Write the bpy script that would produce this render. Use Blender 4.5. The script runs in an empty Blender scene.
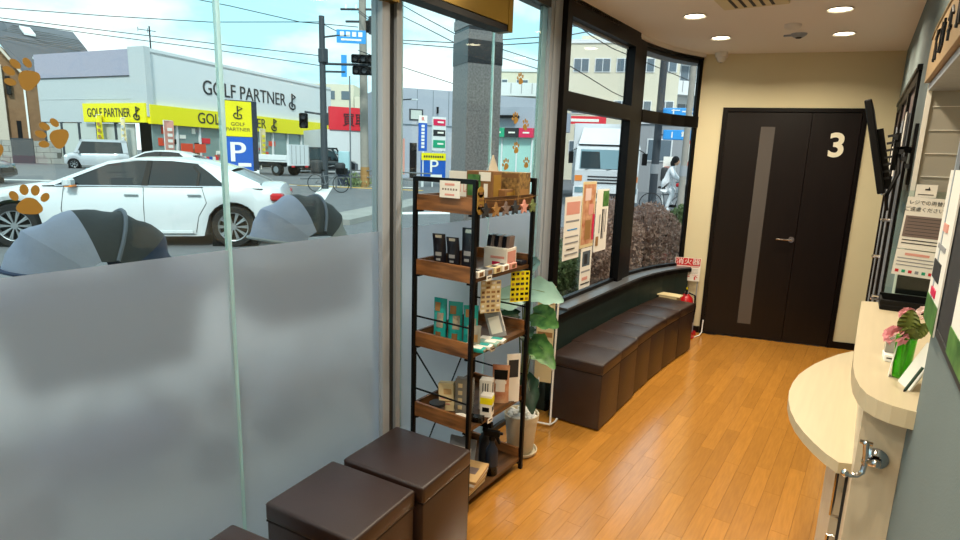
import bpy, bmesh, math, random
from mathutils import Vector, Matrix, Euler
PI = math.pi
random.seed(7)
scn = bpy.context.scene
C = scn.collection

# ------------------------------------------------------------------ camera
YAW, PITCH, ROLL = math.radians(34.36), math.radians(11.247), math.radians(1.87)
fw = Vector((-math.sin(YAW)*math.cos(PITCH), math.cos(YAW)*math.cos(PITCH), -math.sin(PITCH)))
rt = Vector((math.cos(YAW), math.sin(YAW), 0))
upv = rt.cross(fw)
cr = rt*math.cos(ROLL) + upv*math.sin(ROLL)
cu = upv*math.cos(ROLL) - rt*math.sin(ROLL)
cam = bpy.data.objects.new('camera', bpy.data.cameras.new('camera'))
C.objects.link(cam)
M = Matrix((cr, cu, -fw)).transposed().to_4x4()
M.translation = (0, 0, 1.6)
cam.matrix_world = M
cam.data.sensor_width = 36
cam.data.lens = 21.75
cam.data.clip_start = 0.02
cam.data.clip_end = 500
scn.camera = cam

# ------------------------------------------------------------------ colour / exposure
scn.view_settings.view_transform = 'Standard'
scn.view_settings.look = 'None'
scn.view_settings.gamma = 1
scn.view_settings.use_curve_mapping = False
scn.view_settings.exposure = 0.66

# ------------------------------------------------------------------ sky
world = bpy.data.worlds.new('sky'); scn.world = world
world.use_nodes = True
nt = world.node_tree; nt.nodes.clear()
wo = nt.nodes.new('ShaderNodeOutputWorld'); bg = nt.nodes.new('ShaderNodeBackground')
tc = nt.nodes.new('ShaderNodeTexCoord'); mp = nt.nodes.new('ShaderNodeMapping')
mp.inputs['Scale'].default_value = (1, 1, 2.6)
ns = nt.nodes.new('ShaderNodeTexNoise'); ns.inputs['Scale'].default_value = 3.2
ns.inputs['Detail'].default_value = 6; ns.inputs['Roughness'].default_value = .55
rp = nt.nodes.new('ShaderNodeValToRGB')
rp.color_ramp.elements[0].position = .42; rp.color_ramp.elements[0].color = (.40, .70, .82, 1)
rp.color_ramp.elements[1].position = .60; rp.color_ramp.elements[1].color = (.86, .87, .88, 1)
nt.links.new(tc.outputs['Generated'], mp.inputs['Vector']); nt.links.new(mp.outputs[0], ns.inputs['Vector'])
nt.links.new(ns.outputs['Fac'], rp.inputs['Fac']); nt.links.new(rp.outputs['Color'], bg.inputs['Color'])
bg.inputs['Strength'].default_value = 1.2
nt.links.new(bg.outputs[0], wo.inputs['Surface'])

sun = bpy.data.objects.new('sun', bpy.data.lights.new('sun', 'SUN')); C.objects.link(sun)
sun.data.energy = 2.4; sun.data.angle = math.radians(8); sun.data.color = (1, .97, .92)
sun.rotation_euler = Vector((.55, -.55, .75)).to_track_quat('Z', 'Y').to_euler()

# ------------------------------------------------------------------ materials
def lin(c):
    if isinstance(c, str):
        c = [int(c[i:i+2], 16)/255 for i in (0, 2, 4)]
        c = [x/12.92 if x <= .04045 else ((x+.055)/1.055)**2.4 for x in c]
    return (c[0], c[1], c[2], 1)
MATS = {}
def mat(name, col, rough=.6, metal=0, var=0, vscale=8, bump=0, bscale=60, spec=.5, coat=0, coatr=.16, cior=1.5, stretch=None, rnd=0, col2=None, emit=None, es=0, trans=0, ior=1.45):
    if name in MATS: return MATS[name]
    m = bpy.data.materials.new(name); m.use_nodes = True
    t = m.node_tree; b = t.nodes['Principled BSDF']
    c = lin(col)
    b.inputs['Base Color'].default_value = c
    b.inputs['Roughness'].default_value = rough
    b.inputs['Metallic'].default_value = metal
    b.inputs['Specular IOR Level'].default_value = spec
    b.inputs['IOR'].default_value = ior
    b.inputs['Coat Weight'].default_value = coat
    b.inputs['Coat Roughness'].default_value = coatr; b.inputs['Coat IOR'].default_value = cior
    b.inputs['Transmission Weight'].default_value = trans
    if emit: b.inputs['Emission Color'].default_value = lin(emit); b.inputs['Emission Strength'].default_value = es
    co = t.nodes.new('ShaderNodeTexCoord'); mpn = t.nodes.new('ShaderNodeMapping')
    if stretch: mpn.inputs['Scale'].default_value = stretch
    t.links.new(co.outputs['Object'], mpn.inputs[0])
    if rnd:
        oi = t.nodes.new('ShaderNodeObjectInfo')
        vm = t.nodes.new('ShaderNodeVectorMath'); vm.operation = 'SCALE'; vm.inputs[0].default_value = (37, 19, 53)
        t.links.new(oi.outputs['Random'], vm.inputs['Scale']); t.links.new(vm.outputs[0], mpn.inputs['Location'])
    if var or rnd or col2:
        n = t.nodes.new('ShaderNodeTexNoise'); n.inputs['Scale'].default_value = vscale; n.inputs['Detail'].default_value = 5
        t.links.new(mpn.outputs[0], n.inputs['Vector'])
        r = t.nodes.new('ShaderNodeValToRGB')
        r.color_ramp.elements[0].position = .3; r.color_ramp.elements[1].position = .7
        if col2:
            a, d = c, lin(col2)
        else:
            a = tuple(x*(1-var) for x in c[:3])+(1,); d = tuple(min(1, x*(1+var)) for x in c[:3])+(1,)
        r.color_ramp.elements[0].color = a; r.color_ramp.elements[1].color = d
        t.links.new(n.outputs['Fac'], r.inputs[0]); out = r.outputs[0]
        if rnd:
            hs = t.nodes.new('ShaderNodeHueSaturation')
            mr = t.nodes.new('ShaderNodeMapRange'); mr.inputs['To Min'].default_value = 1-rnd; mr.inputs['To Max'].default_value = 1+rnd
            t.links.new(oi.outputs['Random'], mr.inputs[0]); t.links.new(mr.outputs[0], hs.inputs['Value'])
            t.links.new(out, hs.inputs['Color']); out = hs.outputs[0]
        t.links.new(out, b.inputs['Base Color'])
    if bump:
        n2 = t.nodes.new('ShaderNodeTexNoise'); n2.inputs['Scale'].default_value = bscale; n2.inputs['Detail'].default_value = 4
        t.links.new(mpn.outputs[0], n2.inputs['Vector'])
        bp = t.nodes.new('ShaderNodeBump'); bp.inputs['Strength'].default_value = bump; bp.inputs['Distance'].default_value = .01
        t.links.new(n2.outputs['Fac'], bp.inputs['Height']); t.links.new(bp.outputs[0], b.inputs['Normal'])
    MATS[name] = m
    return m

def glass_mat(name, tint, refl=.9, rough=0.0):
    m = bpy.data.materials.new(name); m.use_nodes = True; t = m.node_tree; t.nodes.clear()
    o = t.nodes.new('ShaderNodeOutputMaterial'); mx = t.nodes.new('ShaderNodeMixShader')
    tr = t.nodes.new('ShaderNodeBsdfTransparent'); tr.inputs[0].default_value = lin(tint)
    gl = t.nodes.new('ShaderNodeBsdfGlossy'); gl.inputs['Roughness'].default_value = rough
    lw = t.nodes.new('ShaderNodeLayerWeight'); lw.inputs['Blend'].default_value = .5
    pw = t.nodes.new('ShaderNodeMath'); pw.operation = 'POWER'; pw.inputs[1].default_value = 5
    ml = t.nodes.new('ShaderNodeMath'); ml.operation = 'MULTIPLY_ADD'; ml.inputs[1].default_value = .9*refl; ml.inputs[2].default_value = .04*refl
    t.links.new(lw.outputs['Facing'], pw.inputs[0]); t.links.new(pw.outputs[0], ml.inputs[0]); t.links.new(ml.outputs[0], mx.inputs[0])
    t.links.new(tr.outputs[0], mx.inputs[1]); t.links.new(gl.outputs[0], mx.inputs[2]); t.links.new(mx.outputs[0], o.inputs[0])
    MATS[name] = m; return m
def frost_mat(name):
    m = bpy.data.materials.new(name); m.use_nodes = True; t = m.node_tree; t.nodes.clear()
    o = t.nodes.new('ShaderNodeOutputMaterial')
    rf = t.nodes.new('ShaderNodeBsdfRefraction'); rf.inputs['Roughness'].default_value = .42; rf.inputs['IOR'].default_value = 1.15
    rf.inputs[0].default_value = (1, .96, .99, 1)
    tl = t.nodes.new('ShaderNodeBsdfTranslucent'); tl.inputs[0].default_value = (.88, .84, .88, 1)
    df = t.nodes.new('ShaderNodeBsdfPrincipled'); df.inputs['Base Color'].default_value = (.45, .48, .5, 1); df.inputs['Roughness'].default_value = .35
    m1 = t.nodes.new('ShaderNodeMixShader'); m1.inputs[0].default_value = .2
    m2 = t.nodes.new('ShaderNodeMixShader'); m2.inputs[0].default_value = .12
    t.links.new(rf.outputs[0], m1.inputs[1]); t.links.new(tl.outputs[0], m1.inputs[2])
    t.links.new(m1.outputs[0], m2.inputs[1]); t.links.new(df.outputs[0], m2.inputs[2]); t.links.new(m2.outputs[0], o.inputs[0])
    MATS[name] = m; return m

mat('ceiling_paint', 'ebe6dc', .9); mat('wall_cream', 'd6cca8', .85, var=.02, vscale=3)
mat('wall_bluegrey', '6c7979', .8, var=.03, vscale=4, bump=.1, bscale=200)
mat('wall_green', '1f2e29', .55, var=.08); mat('black_frame', '060404', .38, spec=.2)
mat('sill_metal', '77797c', .35, .6); mat('aluminium', '98a1ab', .36, 0, stretch=(8, 8, .3), var=.10, vscale=5)
mat('aluminium_dark', '3a3d3e', .4, .4); mat('bronze', '7a6226', .3, .75, var=.25, vscale=2.5)
mat('floor_wood', 'b77e33', .19, var=.10, vscale=7, stretch=(14, 1.2, 1), rnd=.10, ior=1.75, spec=.9)
mat('floor_joint', '96642a', .5); mat('floor_base', 'b07c36', .35, var=.1, vscale=6, stretch=(10, 1, 1))
mat('leather', '2a1913', .46, var=.10, vscale=6, bump=.15, bscale=220, spec=.45, coat=.4, coatr=.34)
mat('leather_seam', '150c0a', .7)
mat('door_dark', '0f0705', .38, var=.25, vscale=5, stretch=(10, 10, .6)); mat('door_frame', '0b0605', .4, spec=.3)
mat('door_glass', '56514d', .25, spec=.6); mat('chrome', 'd5d5d5', .12, 1)
mat('white_plastic', 'dfdcd2', .45); mat('cream_letter', 'e6e0c8', .5)
mat('counter_wood', 'cfc2a8', .42, var=.05, vscale=4, stretch=(14, 14, .7)); mat('counter_top', 'c6b899', .38, var=.04, vscale=4, stretch=(14, .8, 1))
mat('shelf_wood', '563a20', .38, var=.65, vscale=5, stretch=(7, 1, 7), bump=.1, bscale=30, rnd=.08)
mat('shelf_wood_end', '7d522c', .42, var=.65, vscale=5, stretch=(1, 7, 7), bump=.1, bscale=30, rnd=.08)
mat('black_metal', '070708', .4, spec=.3); mat('black', '060607', .5, spec=.25); mat('dark_grey', '2b2c2e', .6)
mat('white', 'eeeeea', .6); mat('paper', 'e9e6dd', .7); mat('red', 'c31f26', .5); mat('pot_cream', 'c9bfa6', .55)
mat('gold', '96742f', .5, 0); mat('granite', '6c6868', .35, var=.35, vscale=45); mat('granite_dark', '1c1a1d', .2, var=.25, vscale=120)
mat('asphalt', '66676a', .95, var=.1, vscale=3, bump=.3, bscale=50); mat('sidewalk', '86847f', .9, var=.07, vscale=3)
mat('road_white', 'dcdcd8', .8); mat('road_yellow', 'c9a24a', .8)
mat('car_white', 'c6cacd', .22, coat=.6, spec=.6); mat('car_black', '101113', .2, coat=.6); mat('car_silver', 'b9bdc2', .28, .3, coat=.5)
mat('car_glass', '0c1012', .06, spec=.9); mat('windscreen', '6f8a92', .06, spec=.9); mat('windscreen_light', '9fc0c8', .06, spec=.9)
mat('tyre', '131313', .8); mat('alloy', '9fa2a5', .3, .8); mat('plastic_black', '0a0a0b', .55, spec=.3); mat('tail_red', 'b01820', .25)
mat('amber', 'd9803a', .3); mat('plate_yellow', 'dcc22a', .5); mat('teal', '1f9c96', .4); mat('tan', '9a7444', .5)
mat('stroller_grey', '8f93a8', .8, var=.06, bump=.15, bscale=90); mat('stroller_dark', '2e3136', .75, var=.15, bump=.2, bscale=60); mat('stroller_navy', '2f3b58', .8, var=.1, bump=.15)
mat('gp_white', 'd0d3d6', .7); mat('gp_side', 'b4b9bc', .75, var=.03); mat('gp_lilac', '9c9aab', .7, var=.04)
mat('yellow', 'e6d80a', .5); mat('ink', '26282b', .6); mat('blue', '1657b5', .45); mat('blue_sign', '2f8fd4', .5); mat('navy_edge', '1a2536', .5)
mat('concrete', '8d8c88', .9, var=.1, vscale=2); mat('concrete_joint', '55544f', .9); mat('pole_concrete', '8f8981', .9, var=.08); mat('pole_steel', '3a3f45', .6, .2)
mat('roof_grey', '5f6269', .9, rnd=.08, var=.06, vscale=2); mat('brick_brown', '86664a', .9, var=.1, vscale=3, rnd=.07)
mat('house_cream', 'c4b9ab', .9); mat('shop_dark', '4b4f52', .4, spec=.6); mat('shop_glass', '7f9290', .15, spec=.7); mat('shop_teal', '9fc8c0', .2, spec=.6)
mat('pink', 'd9a0a4', .7); mat('orange_red', 'd5492c', .6); mat('sign_red', 'd42a38', .6); mat('apt_beige', 'cfc8b4', .85); mat('apt_white', 'd7d9da', .85)
mat('lilac_wall', '9da1ad', .8, var=.02); mat('apt_window', '5d6a74', .25, spec=.6); mat('curtain', 'b9bdb8', .7); mat('wire', '202226', .8)
mat('green', '1f9a72', .5); mat('magenta', 'd01f4f', .5); mat('leaf_green', '1f5527', .4, col2='5f9048', vscale=22, spec=.5)
mat('leaf_teal', '86ab9f', .35, var=.1, vscale=12); mat('leaf_dark', '173a26', .4, var=.3, vscale=15); mat('stem', '6b7a4a', .6)  # leaf_teal: tint of light through the glass painted into the leaf colour
mat('hedge_green', '76875a', .8, var=.4, vscale=20, rnd=.1); mat('hedge_pink', 'c09f90', .8, var=.3, vscale=20); mat('twig', '2c241d', .9)
mat('cream_paper', 'd8c79a', .7); mat('tan_card', 'c3a06c', .7); mat('kraft', '7f5a34', .7, var=.2); mat('plaid', 'a6854b', .6, col2='4a3420', vscale=60)
mat('pouch_black', '14151f', .28, var=.2, bump=.4, bscale=14); mat('pouch_teal', '1f9f9c', .3, bump=.3, bscale=14); mat('foil', 'b8b2a2', .25, .5)
mat('clear_plastic', 'c2c0b6', .15, trans=.6, ior=1.2); mat('salmon', 'd99a8c', .6); mat('skin', 'c79a7c', .6); mat('art_warm', 'a3512e', .6, col2='d9b08a', vscale=16)
mat('green_vase', '6fe03a', .06, trans=.75, ior=1.3); mat('petal_pink', 'e09aa0', .6, var=.2); mat('petal_white', 'e2c9c4', .6)
mat('leaf_olive', '66702f', .5, var=.3, vscale=30); mat('led_white', 'fff3d8', .5, emit='ffedc6', es=9); mat('taupe', '5c5050', .5, var=.1)
mat('sign_plate', 'a48a66', .5, var=.05); mat('hair', '17120f', .8); mat('jacket', 'd7d9dc', .8, var=.05, bump=.3, bscale=12); mat('joint_green', 'd8f6f2', .5, trans=.8)
mat('tile_grey', 'a09c90', .3); mat('red_paint', 'b5121a', .3, coat=.4); mat('bike_silver', '777a7e', .4, .6); mat('sun_stripe', 'd9cf3a', .6)
mat('label_grey', '8d8f92', .7); mat('label_brown', '7a6a64', .7); mat('hood_trim', '5d6270', .5)
glass_mat('clear_glass', 'f2faf8', .75); glass_mat('window_glass', 'f4f8f8', .8); frost_mat('frost')
glass_mat('bottle_clear', '9aa7ac', .9)

# ------------------------------------------------------------------ mesh builder
class B:
    def __init__(s): s.bm = bmesh.new(); s.mats = []; s.cur = 0
    def m(s, name):
        if name not in s.mats: s.mats.append(name)
        s.cur = s.mats.index(name); return s
    def _f(s, vs):
        try:
            f = s.bm.faces.new(vs); f.material_index = s.cur; return f
        except ValueError: return None
    def box(s, c, d, rz=0, R=None, taper=None):
        R = R or Matrix.Rotation(rz, 3, 'Z')
        vs = []
        for z in (-1, 1):
            k = 1 if (z < 0 or taper is None) else taper
            for x, y in ((-1, -1), (1, -1), (1, 1), (-1, 1)):
                vs.append(s.bm.verts.new(Vector(c) + R @ Vector((x*d[0]/2*k, y*d[1]/2*k, z*d[2]/2))))
        for f in ((3, 2, 1, 0), (4, 5, 6, 7), (0, 1, 5, 4), (1, 2, 6, 5), (2, 3, 7, 6), (3, 0, 4, 7)): s._f([vs[i] for i in f])
        return s
    def b2(s, a, b): return s.box([(a[i]+b[i])/2 for i in range(3)], [abs(b[i]-a[i]) for i in range(3)])
    def rbox(s, c, d, r=.01, seg=2, rz=0, R=None):
        t = bmesh.new(); bmesh.ops.create_cube(t, size=1)
        for v in t.verts: v.co = Vector((v.co.x*d[0], v.co.y*d[1], v.co.z*d[2]))
        bmesh.ops.bevel(t, geom=t.edges[:], offset=r, segments=seg, affect='EDGES', profile=.5)
        R = R or Matrix.Rotation(rz, 3, 'Z'); mp_ = {}
        for v in t.verts: mp_[v] = s.bm.verts.new(Vector(c)+R @ v.co)
        for f in t.faces: s._f([mp_[v] for v in f.verts])
        t.free(); return s
    def ring(s, c, ax, r, n, ry=None):
        ax = Vector(ax).normalized()
        u = ax.orthogonal().normalized() if abs(ax.z) < .99 else Vector((1, 0, 0)); w = ax.cross(u)
        return [s.bm.verts.new(Vector(c)+u*r*math.cos(2*PI*i/n)+w*(ry or r)*math.sin(2*PI*i/n)) for i in range(n)]
    def join(s, a, b):
        n = len(a)
        for i in range(n): s._f([a[i], a[(i+1) % n], b[(i+1) % n], b[i]])
    def cyl(s, p0, p1, r0, r1=None, n=12, caps=True):
        p0, p1 = Vector(p0), Vector(p1); r1 = r0 if r1 is None else r1
        a = s.ring(p0, p1-p0, r0, n); b = s.ring(p1, p1-p0, r1, n); s.join(a, b)
        if caps: s._f(a[::-1]); s._f(b)
        return s
    def lathe(s, prof, c=(0, 0, 0), n=20, ax=(0, 0, 1), sy=1):
        ax = Vector(ax).normalized(); prev = None
        u = ax.orthogonal().normalized() if abs(ax.z) < .99 else Vector((1, 0, 0)); w = ax.cross(u)
        for r, z in prof:
            o = Vector(c)+ax*z
            cu_ = [s.bm.verts.new(o+u*max(r, 1e-4)*math.cos(2*PI*i/n)+w*max(r, 1e-4)*sy*math.sin(2*PI*i/n)) for i in range(n)]
            if prev: s.join(prev, cu_)
            prev = cu_
        return s
    def tube(s, pts, r, n=6, caps=True):
        pts = [Vector(p) for p in pts]; prev = None; rings = []
        nrm = None
        for i, p in enumerate(pts):
            d = (pts[min(i+1, len(pts)-1)]-pts[max(i-1, 0)]).normalized()
            if nrm is None: nrm = d.orthogonal().normalized()
            nrm = (nrm-d*nrm.dot(d)).normalized(); w = d.cross(nrm)
            rr = r[i] if isinstance(r, (list, tuple)) else r
            cur = [s.bm.verts.new(p+nrm*rr*math.cos(2*PI*k/n)+w*rr*math.sin(2*PI*k/n)) for k in range(n)]
            if prev: s.join(prev, cur)
            else: first = cur
            prev = cur
        if caps: s._f(first[::-1]); s._f(prev)
        return s
    def prism(s, pts, vec):     # closed 3-d polygon extruded by vec
        vec = Vector(vec); a = [s.bm.verts.new(Vector(p)) for p in pts]; b = [s.bm.verts.new(Vector(p)+vec) for p in pts]
        s.join(a, b); s._f(a[::-1]); s._f(b); return s
    def plate(s, pts2, z0, z1): return s.prism([(x, y, z0) for x, y in pts2], (0, 0, z1-z0))
    def sphere(s, c, r, n=10, sc=(1, 1, 1)):
        m_ = max(5, n//2+1); prof = []
        prev = None
        for j in range(m_+1):
            a = -PI/2+PI*j/m_
            cur = [s.bm.verts.new(Vector(c)+Vector((r*sc[0]*max(math.cos(a), 1e-3)*math.cos(2*PI*i/n), r*sc[1]*max(math.cos(a), 1e-3)*math.sin(2*PI*i/n), r*sc[2]*math.sin(a)))) for i in range(n)]
            if prev: s.join(prev, cur)
            prev = cur
        return s
    def grid(s, fn, nu, nv):
        g = [[s.bm.verts.new(Vector(fn(i/nu, j/nv))) for j in range(nv+1)] for i in range(nu+1)]
        for i in range(nu):
            for j in range(nv): s._f([g[i][j], g[i+1][j], g[i+1][j+1], g[i][j+1]])
        return s
    def path_box(s, path, off0, off1, z0, z1):   # sweep of a rectangle along an xy path; offsets to the right-hand side
        prev = None; P = [Vector((p[0], p[1], 0)) for p in path]
        zz = z1 if callable(z1) else (lambda i: z1)
        for i, p in enumerate(P):
            d = (P[min(i+1, len(P)-1)]-P[max(i-1, 0)]).normalized(); nx = Vector((d.y, -d.x, 0))
            q = [p+nx*off0+Vector((0, 0, z0)), p+nx*off1+Vector((0, 0, z0)), p+nx*off1+Vector((0, 0, zz(i))), p+nx*off0+Vector((0, 0, zz(i)))]
            cur = [s.bm.verts.new(v) for v in q]
            if prev: s.join(prev, cur)
            else: s._f(cur[::-1])
            prev = cur
        s._f(prev); return s
    def text(s, body, size, M_, ext=.002, align='CENTER', sx=1, bold=0):
        cv = bpy.data.curves.new('t', 'FONT'); cv.body = body; cv.size = size; cv.extrude = ext; cv.offset = bold; cv.align_x = align; cv.align_y = 'CENTER'
        o = bpy.data.objects.new('t', cv); me = bpy.data.meshes.new_from_object(o)
        mp_ = {}
        for v in me.vertices: mp_[v.index] = s.bm.verts.new(M_ @ Vector((v.co.x*sx, v.co.y, v.co.z)))
        for p in me.polygons: s._f([mp_[i] for i in p.vertices])
        bpy.data.objects.remove(o); bpy.data.curves.remove(cv); bpy.data.meshes.remove(me); return s
    def patch(s, fn, u0, u1, v0, v1, n=4):
        return s.grid(lambda u, v: fn(u0+(u1-u0)*u, v0+(v1-v0)*v), n, n)
    def build(s, name, parent=None, smooth=False, loc=None, rz=0, angle=40):
        me = bpy.data.meshes.new(name)
        bmesh.ops.recalc_face_normals(s.bm, faces=s.bm.faces[:])
        s.bm.to_mesh(me); s.bm.free()
        for n_ in s.mats: me.materials.append(MATS[n_])
        if smooth:
            for p in me.polygons: p.use_smooth = True
            try: me.set_sharp_from_angle(angle=math.radians(angle))
            except Exception: pass
        o = bpy.data.objects.new(name, me); C.objects.link(o)
        if parent: o.parent = parent
        if loc: o.location = loc
        o.rotation_euler.z = rz
        return o
def b(m_): return B().m(m_)
def tag(o, label, cat, group=None, kind=None):
    if label: o['label'] = label
    if cat: o['category'] = cat
    if group: o['group'] = group
    if kind: o['kind'] = kind
    return o
def T(name, label, cat, loc=(0, 0, 0), rz=0, group=None):
    o = bpy.data.objects.new(name, None); C.objects.link(o); o.location = loc; o.rotation_euler = (0, 0, rz)
    o.empty_display_size = .1
    return tag(o, label, cat, group)
def struct(o): o['kind'] = 'structure'; return o
def dup(root, loc=None, rz=None, label=None, group=None):
    def cp(o, par):
        c = o.copy(); C.objects.link(c); c.parent = par
        for ch in [x for x in bpy.data.objects if x.parent == o]: cp(ch, c)
        return c
    r = cp(root, None)
    if loc is not None: r.location = loc
    if rz is not None: r.rotation_euler.z = rz
    if label: r['label'] = label
    if group: r['group'] = group
    return r
def pol(az, d, z=0): a = math.radians(az); return (d*math.sin(a), d*math.cos(a), z)
def frame(o, xdir, n=None):   # text matrix: origin, x direction (horizontal), y up
    x = Vector(xdir).normalized(); z_ = Vector((0, 0, 1)); nn = x.cross(z_)
    m_ = Matrix((x, z_, nn)).transposed().to_4x4(); m_.translation = Vector(o); return m_
G = -.02   # street level

# =================================================================== ROOM SHELL
CEIL = 2.53
WA = math.atan(.03)
def wy(x): return 5.985+.3*x
fl = struct(b('floor_joint').plate([(-1.80, -1.6), (.35, -1.6), (.35, 6.1), (-.1, 5.98), (-1.9, 5.45), (-1.80, 3)], -.08, -.012).build('floor'))
pr = b('floor_base').plate([(-1.74, -1.6), (.3, -1.6), (.3, 1.28), (-1.74, 1.28)], -.012, 0).build('floor_board_field', fl)
rr = random.Random(3)
x = -1.575; W_ = .0757; nplank = 0
while x < .15:
    y = 1.28-rr.random()*.4; first = True
    while y < wy(x+W_/2):
        L = rr.choice([.42, .50, .58, .66]); y1 = min(y+L, wy(x)-.0); y0 = max(y, 1.28)
        if y1-y0 > .04:
            bb = b('floor_wood').box((0, 0, -.006), (W_-.0009, y1-y0-.0009, .012)); bb.build('floor_plank', fl, loc=(x+W_/2, (y0+y1)/2, 0)); nplank += 1
        y += L
    x += W_
# strip of floor under the windows
b('floor_wood').b2((-1.74, 1.28, -.012), (-1.577, 5.45, 0)).build('floor_plank', fl)

# ceiling
b('ceiling_paint').plate([(-1.95, -1.6), (2.6, -1.6), (2.6, 6.4), (-.1, 6.1), (-1.9, 5.6)], CEIL, CEIL+.15).build('ceiling')
struct(bpy.data.objects['ceiling'])
# far wall with the opening for door 3 filled by the door itself
def wallp(x, dy=0, z=0): return (x, wy(x)+dy, z)
n3 = Vector((-.3, 1, 0)).normalized()*.14
bb = b('wall_cream')
def far_seg(bb, x0, x1, z0, z1, t=.0): 
    bb.prism([(x0, wy(x0)+t, z0), (x1, wy(x1)+t, z0), (x1, wy(x1)+t, z1), (x0, wy(x0)+t, z1)], n3)
far_seg(bb, -1.478, -1.27, 0, CEIL); far_seg(bb, -.20, .30, 0, CEIL); far_seg(bb, -1.27, -.20, 2.075, CEIL)
struct(bb.build('wall_back'))
bb = b('door_frame'); far_seg(bb, -1.475, -1.27, 0, .06, -.012); far_seg(bb, -.20, .005, 0, .06, -.012)
struct(bb.build('baseboard_back'))
# right wall (slightly angled), local frame: x' outward, y' along the room
def rwall(): 
    e = bpy.data.objects.new('x', None); return e
WR = dict(loc=(.18, 0, 0), rz=WA)
bb = b('wall_bluegrey')
bb.b2((0, -1.6, 0), (.12, 1.62, CEIL)); bb.b2((0, 1.62, 0), (.12, 2.96, 1.0)); bb.b2((0, 1.62, 1.925), (.12, 2.96, CEIL)); bb.b2((0, 2.96, 0), (.12, 3.60, CEIL)); bb.b2((0, 3.60, 2.09), (.12, 5.72, CEIL)); bb.b2((0, 5.72, 0), (.12, 6.02, CEIL))
struct(bb.build('wall_right', **WR))
# jambs of the reception opening
bb = b('tile_grey'); bb.b2((.121, 2.965, 1.0), (.55, 3.0, 1.96)); bb.b2((.0, 2.945, 1.0), (.55, 2.965, 1.925)); 
bb.b2((.12, 1.62, 1.925), (.55, 3.0, 1.95))
bb.m('white_plastic').b2((-.006, 2.935, 1.05), (.01, 2.95, 1.925)); bb.m('aluminium').b2((-.004, 1.64, 1.90), (.12, 2.94, 1.925))
for i in range(9): bb.m('paper').b2((.02, 2.941, 1.12+i*.09), (.5, 2.945, 1.122+i*.09))
struct(bb.build('trim_1', **WR))
# reception room behind the opening
bb = b('wall_cream'); bb.b2((2.2, -1.6, 0), (2.3, 3.2, CEIL)); bb.b2((.12, 3.0, 0), (2.2, 3.1, CEIL)); bb.b2((.12, -1.6, 0), (2.2, -1.5, CEIL))
struct(bb.build('wall_reception', **WR))
struct(b('floor_base').b2((.12, -1.6, -.05), (2.3, 3.1, -.005)).build('floor_reception', **WR))
struct(b('wall_cream').b2((-1.8, -1.72, 0), (.3, -1.6, CEIL)).build('wall_front'))
# left: knee wall, ledge, baseboard, all following the curved window
PATH = [(-1.70, 3.33), (-1.70, 4.0), (-1.70, 4.45), (-1.692, 4.72), (-1.665, 4.95), (-1.62, 5.17), (-1.56, 5.36), (-1.485, 5.53)]
struct(b('wall_green').path_box([(-1.70, 3.12)]+PATH, -.02, .10, 0, .60).build('wall_left'))
bb = b('black_frame').path_box([(-1.70, 3.10)]+PATH, -.03, .13, .595, .628); bb.m('sill_metal').path_box([(-1.70, 3.33)]+PATH[1:], -.02, .12, .628, .640)
struct(bb.build('trim_2'))
struct(b('black_frame').path_box([(-1.70, 3.12)]+PATH, .10, .112, 0, .06).build('baseboard_left'))
# cove under the ceiling along the glass
struct(b('ceiling_paint').path_box([(-1.72, -1.6), (-1.70, 3.0)]+PATH, .0, .05, 2.50, CEIL).build('trim_3'))
# exterior fascia / roof edge over the glass
struct(b('aluminium_dark').path_box([(-1.72, -1.6), (-1.70, 3.0)]+PATH+[(-1.3, 5.9)], -.12, -.002, 2.45, 2.75).build('trim_4'))
struct(b('concrete').b2((-1.9, -1.7, 2.7), (2.6, 6.3, 2.8)).build('roof'))

# ------------------------------------------------------------------ window_1: frameless glass with frosted film
w1 = struct(T('window_1', None, None)); GX = -1.72
FZ = 1.272
for i, (y0, y1) in enumerate([(-1.6, 1.062), (1.076, 1.745), (1.885, 2.566), (2.574, 3.05)]):
    b('clear_glass').b2((GX-.005, y0, .03), (GX+.005, y1, 2.43)).build('glass_pane', w1)
    tag(b('frost').box((GX+.0075, (y0+y1)/2, (FZ+.03)/2), (.0015, y1-y0, FZ-.03)).build('frosted_film', w1), 'frosted film covering the lower glass', None)
tag(b('joint_green').b2((GX-.008, 1.062, .02), (GX+.008, 1.076, 2.43)).build('glass_joint', w1), 'pale green edge joint between glass panes', None)
tag(b('joint_green').b2((GX-.006, 2.566, .03), (GX+.006, 2.574, 2.43)).build('glass_joint', w1), 'thin pale vertical joint in the pane before the granite pillar', None)
bb = b('aluminium').b2((GX-.03, 1.745, 0), (GX+.03, 1.787, CEIL)).m('aluminium_dark').b2((GX-.03, 1.787, 0), (GX+.004, 1.838, CEIL)).m('aluminium').b2((GX-.03, 1.838, 0), (GX+.02, 1.868, CEIL)).m('joint_green').b2((GX-.012, 1.868, 0), (GX+.012, 1.885, CEIL)); bb.build('post', w1)
bb = b('joint_green').b2((GX-.01, 3.05, 0), (GX+.01, 3.10, 2.43)).m('aluminium').b2((GX-.04, 3.10, 0), (GX+.035, 3.13, CEIL)).b2((GX-.04, 3.145, 0), (GX+.035, 3.30, CEIL)).m('aluminium_dark').b2((GX-.04, 3.13, 0), (GX+.02, 3.145, CEIL)); bb.build('post', w1)
b('aluminium_dark').b2((GX-.04, -1.6, 2.43), (GX+.03, 3.10, CEIL)).build('head_frame', w1)
b('aluminium_dark').b2((GX-.03, -1.6, 0), (GX+.03, 3.10, .03)).build('sill_frame', w1)
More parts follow.
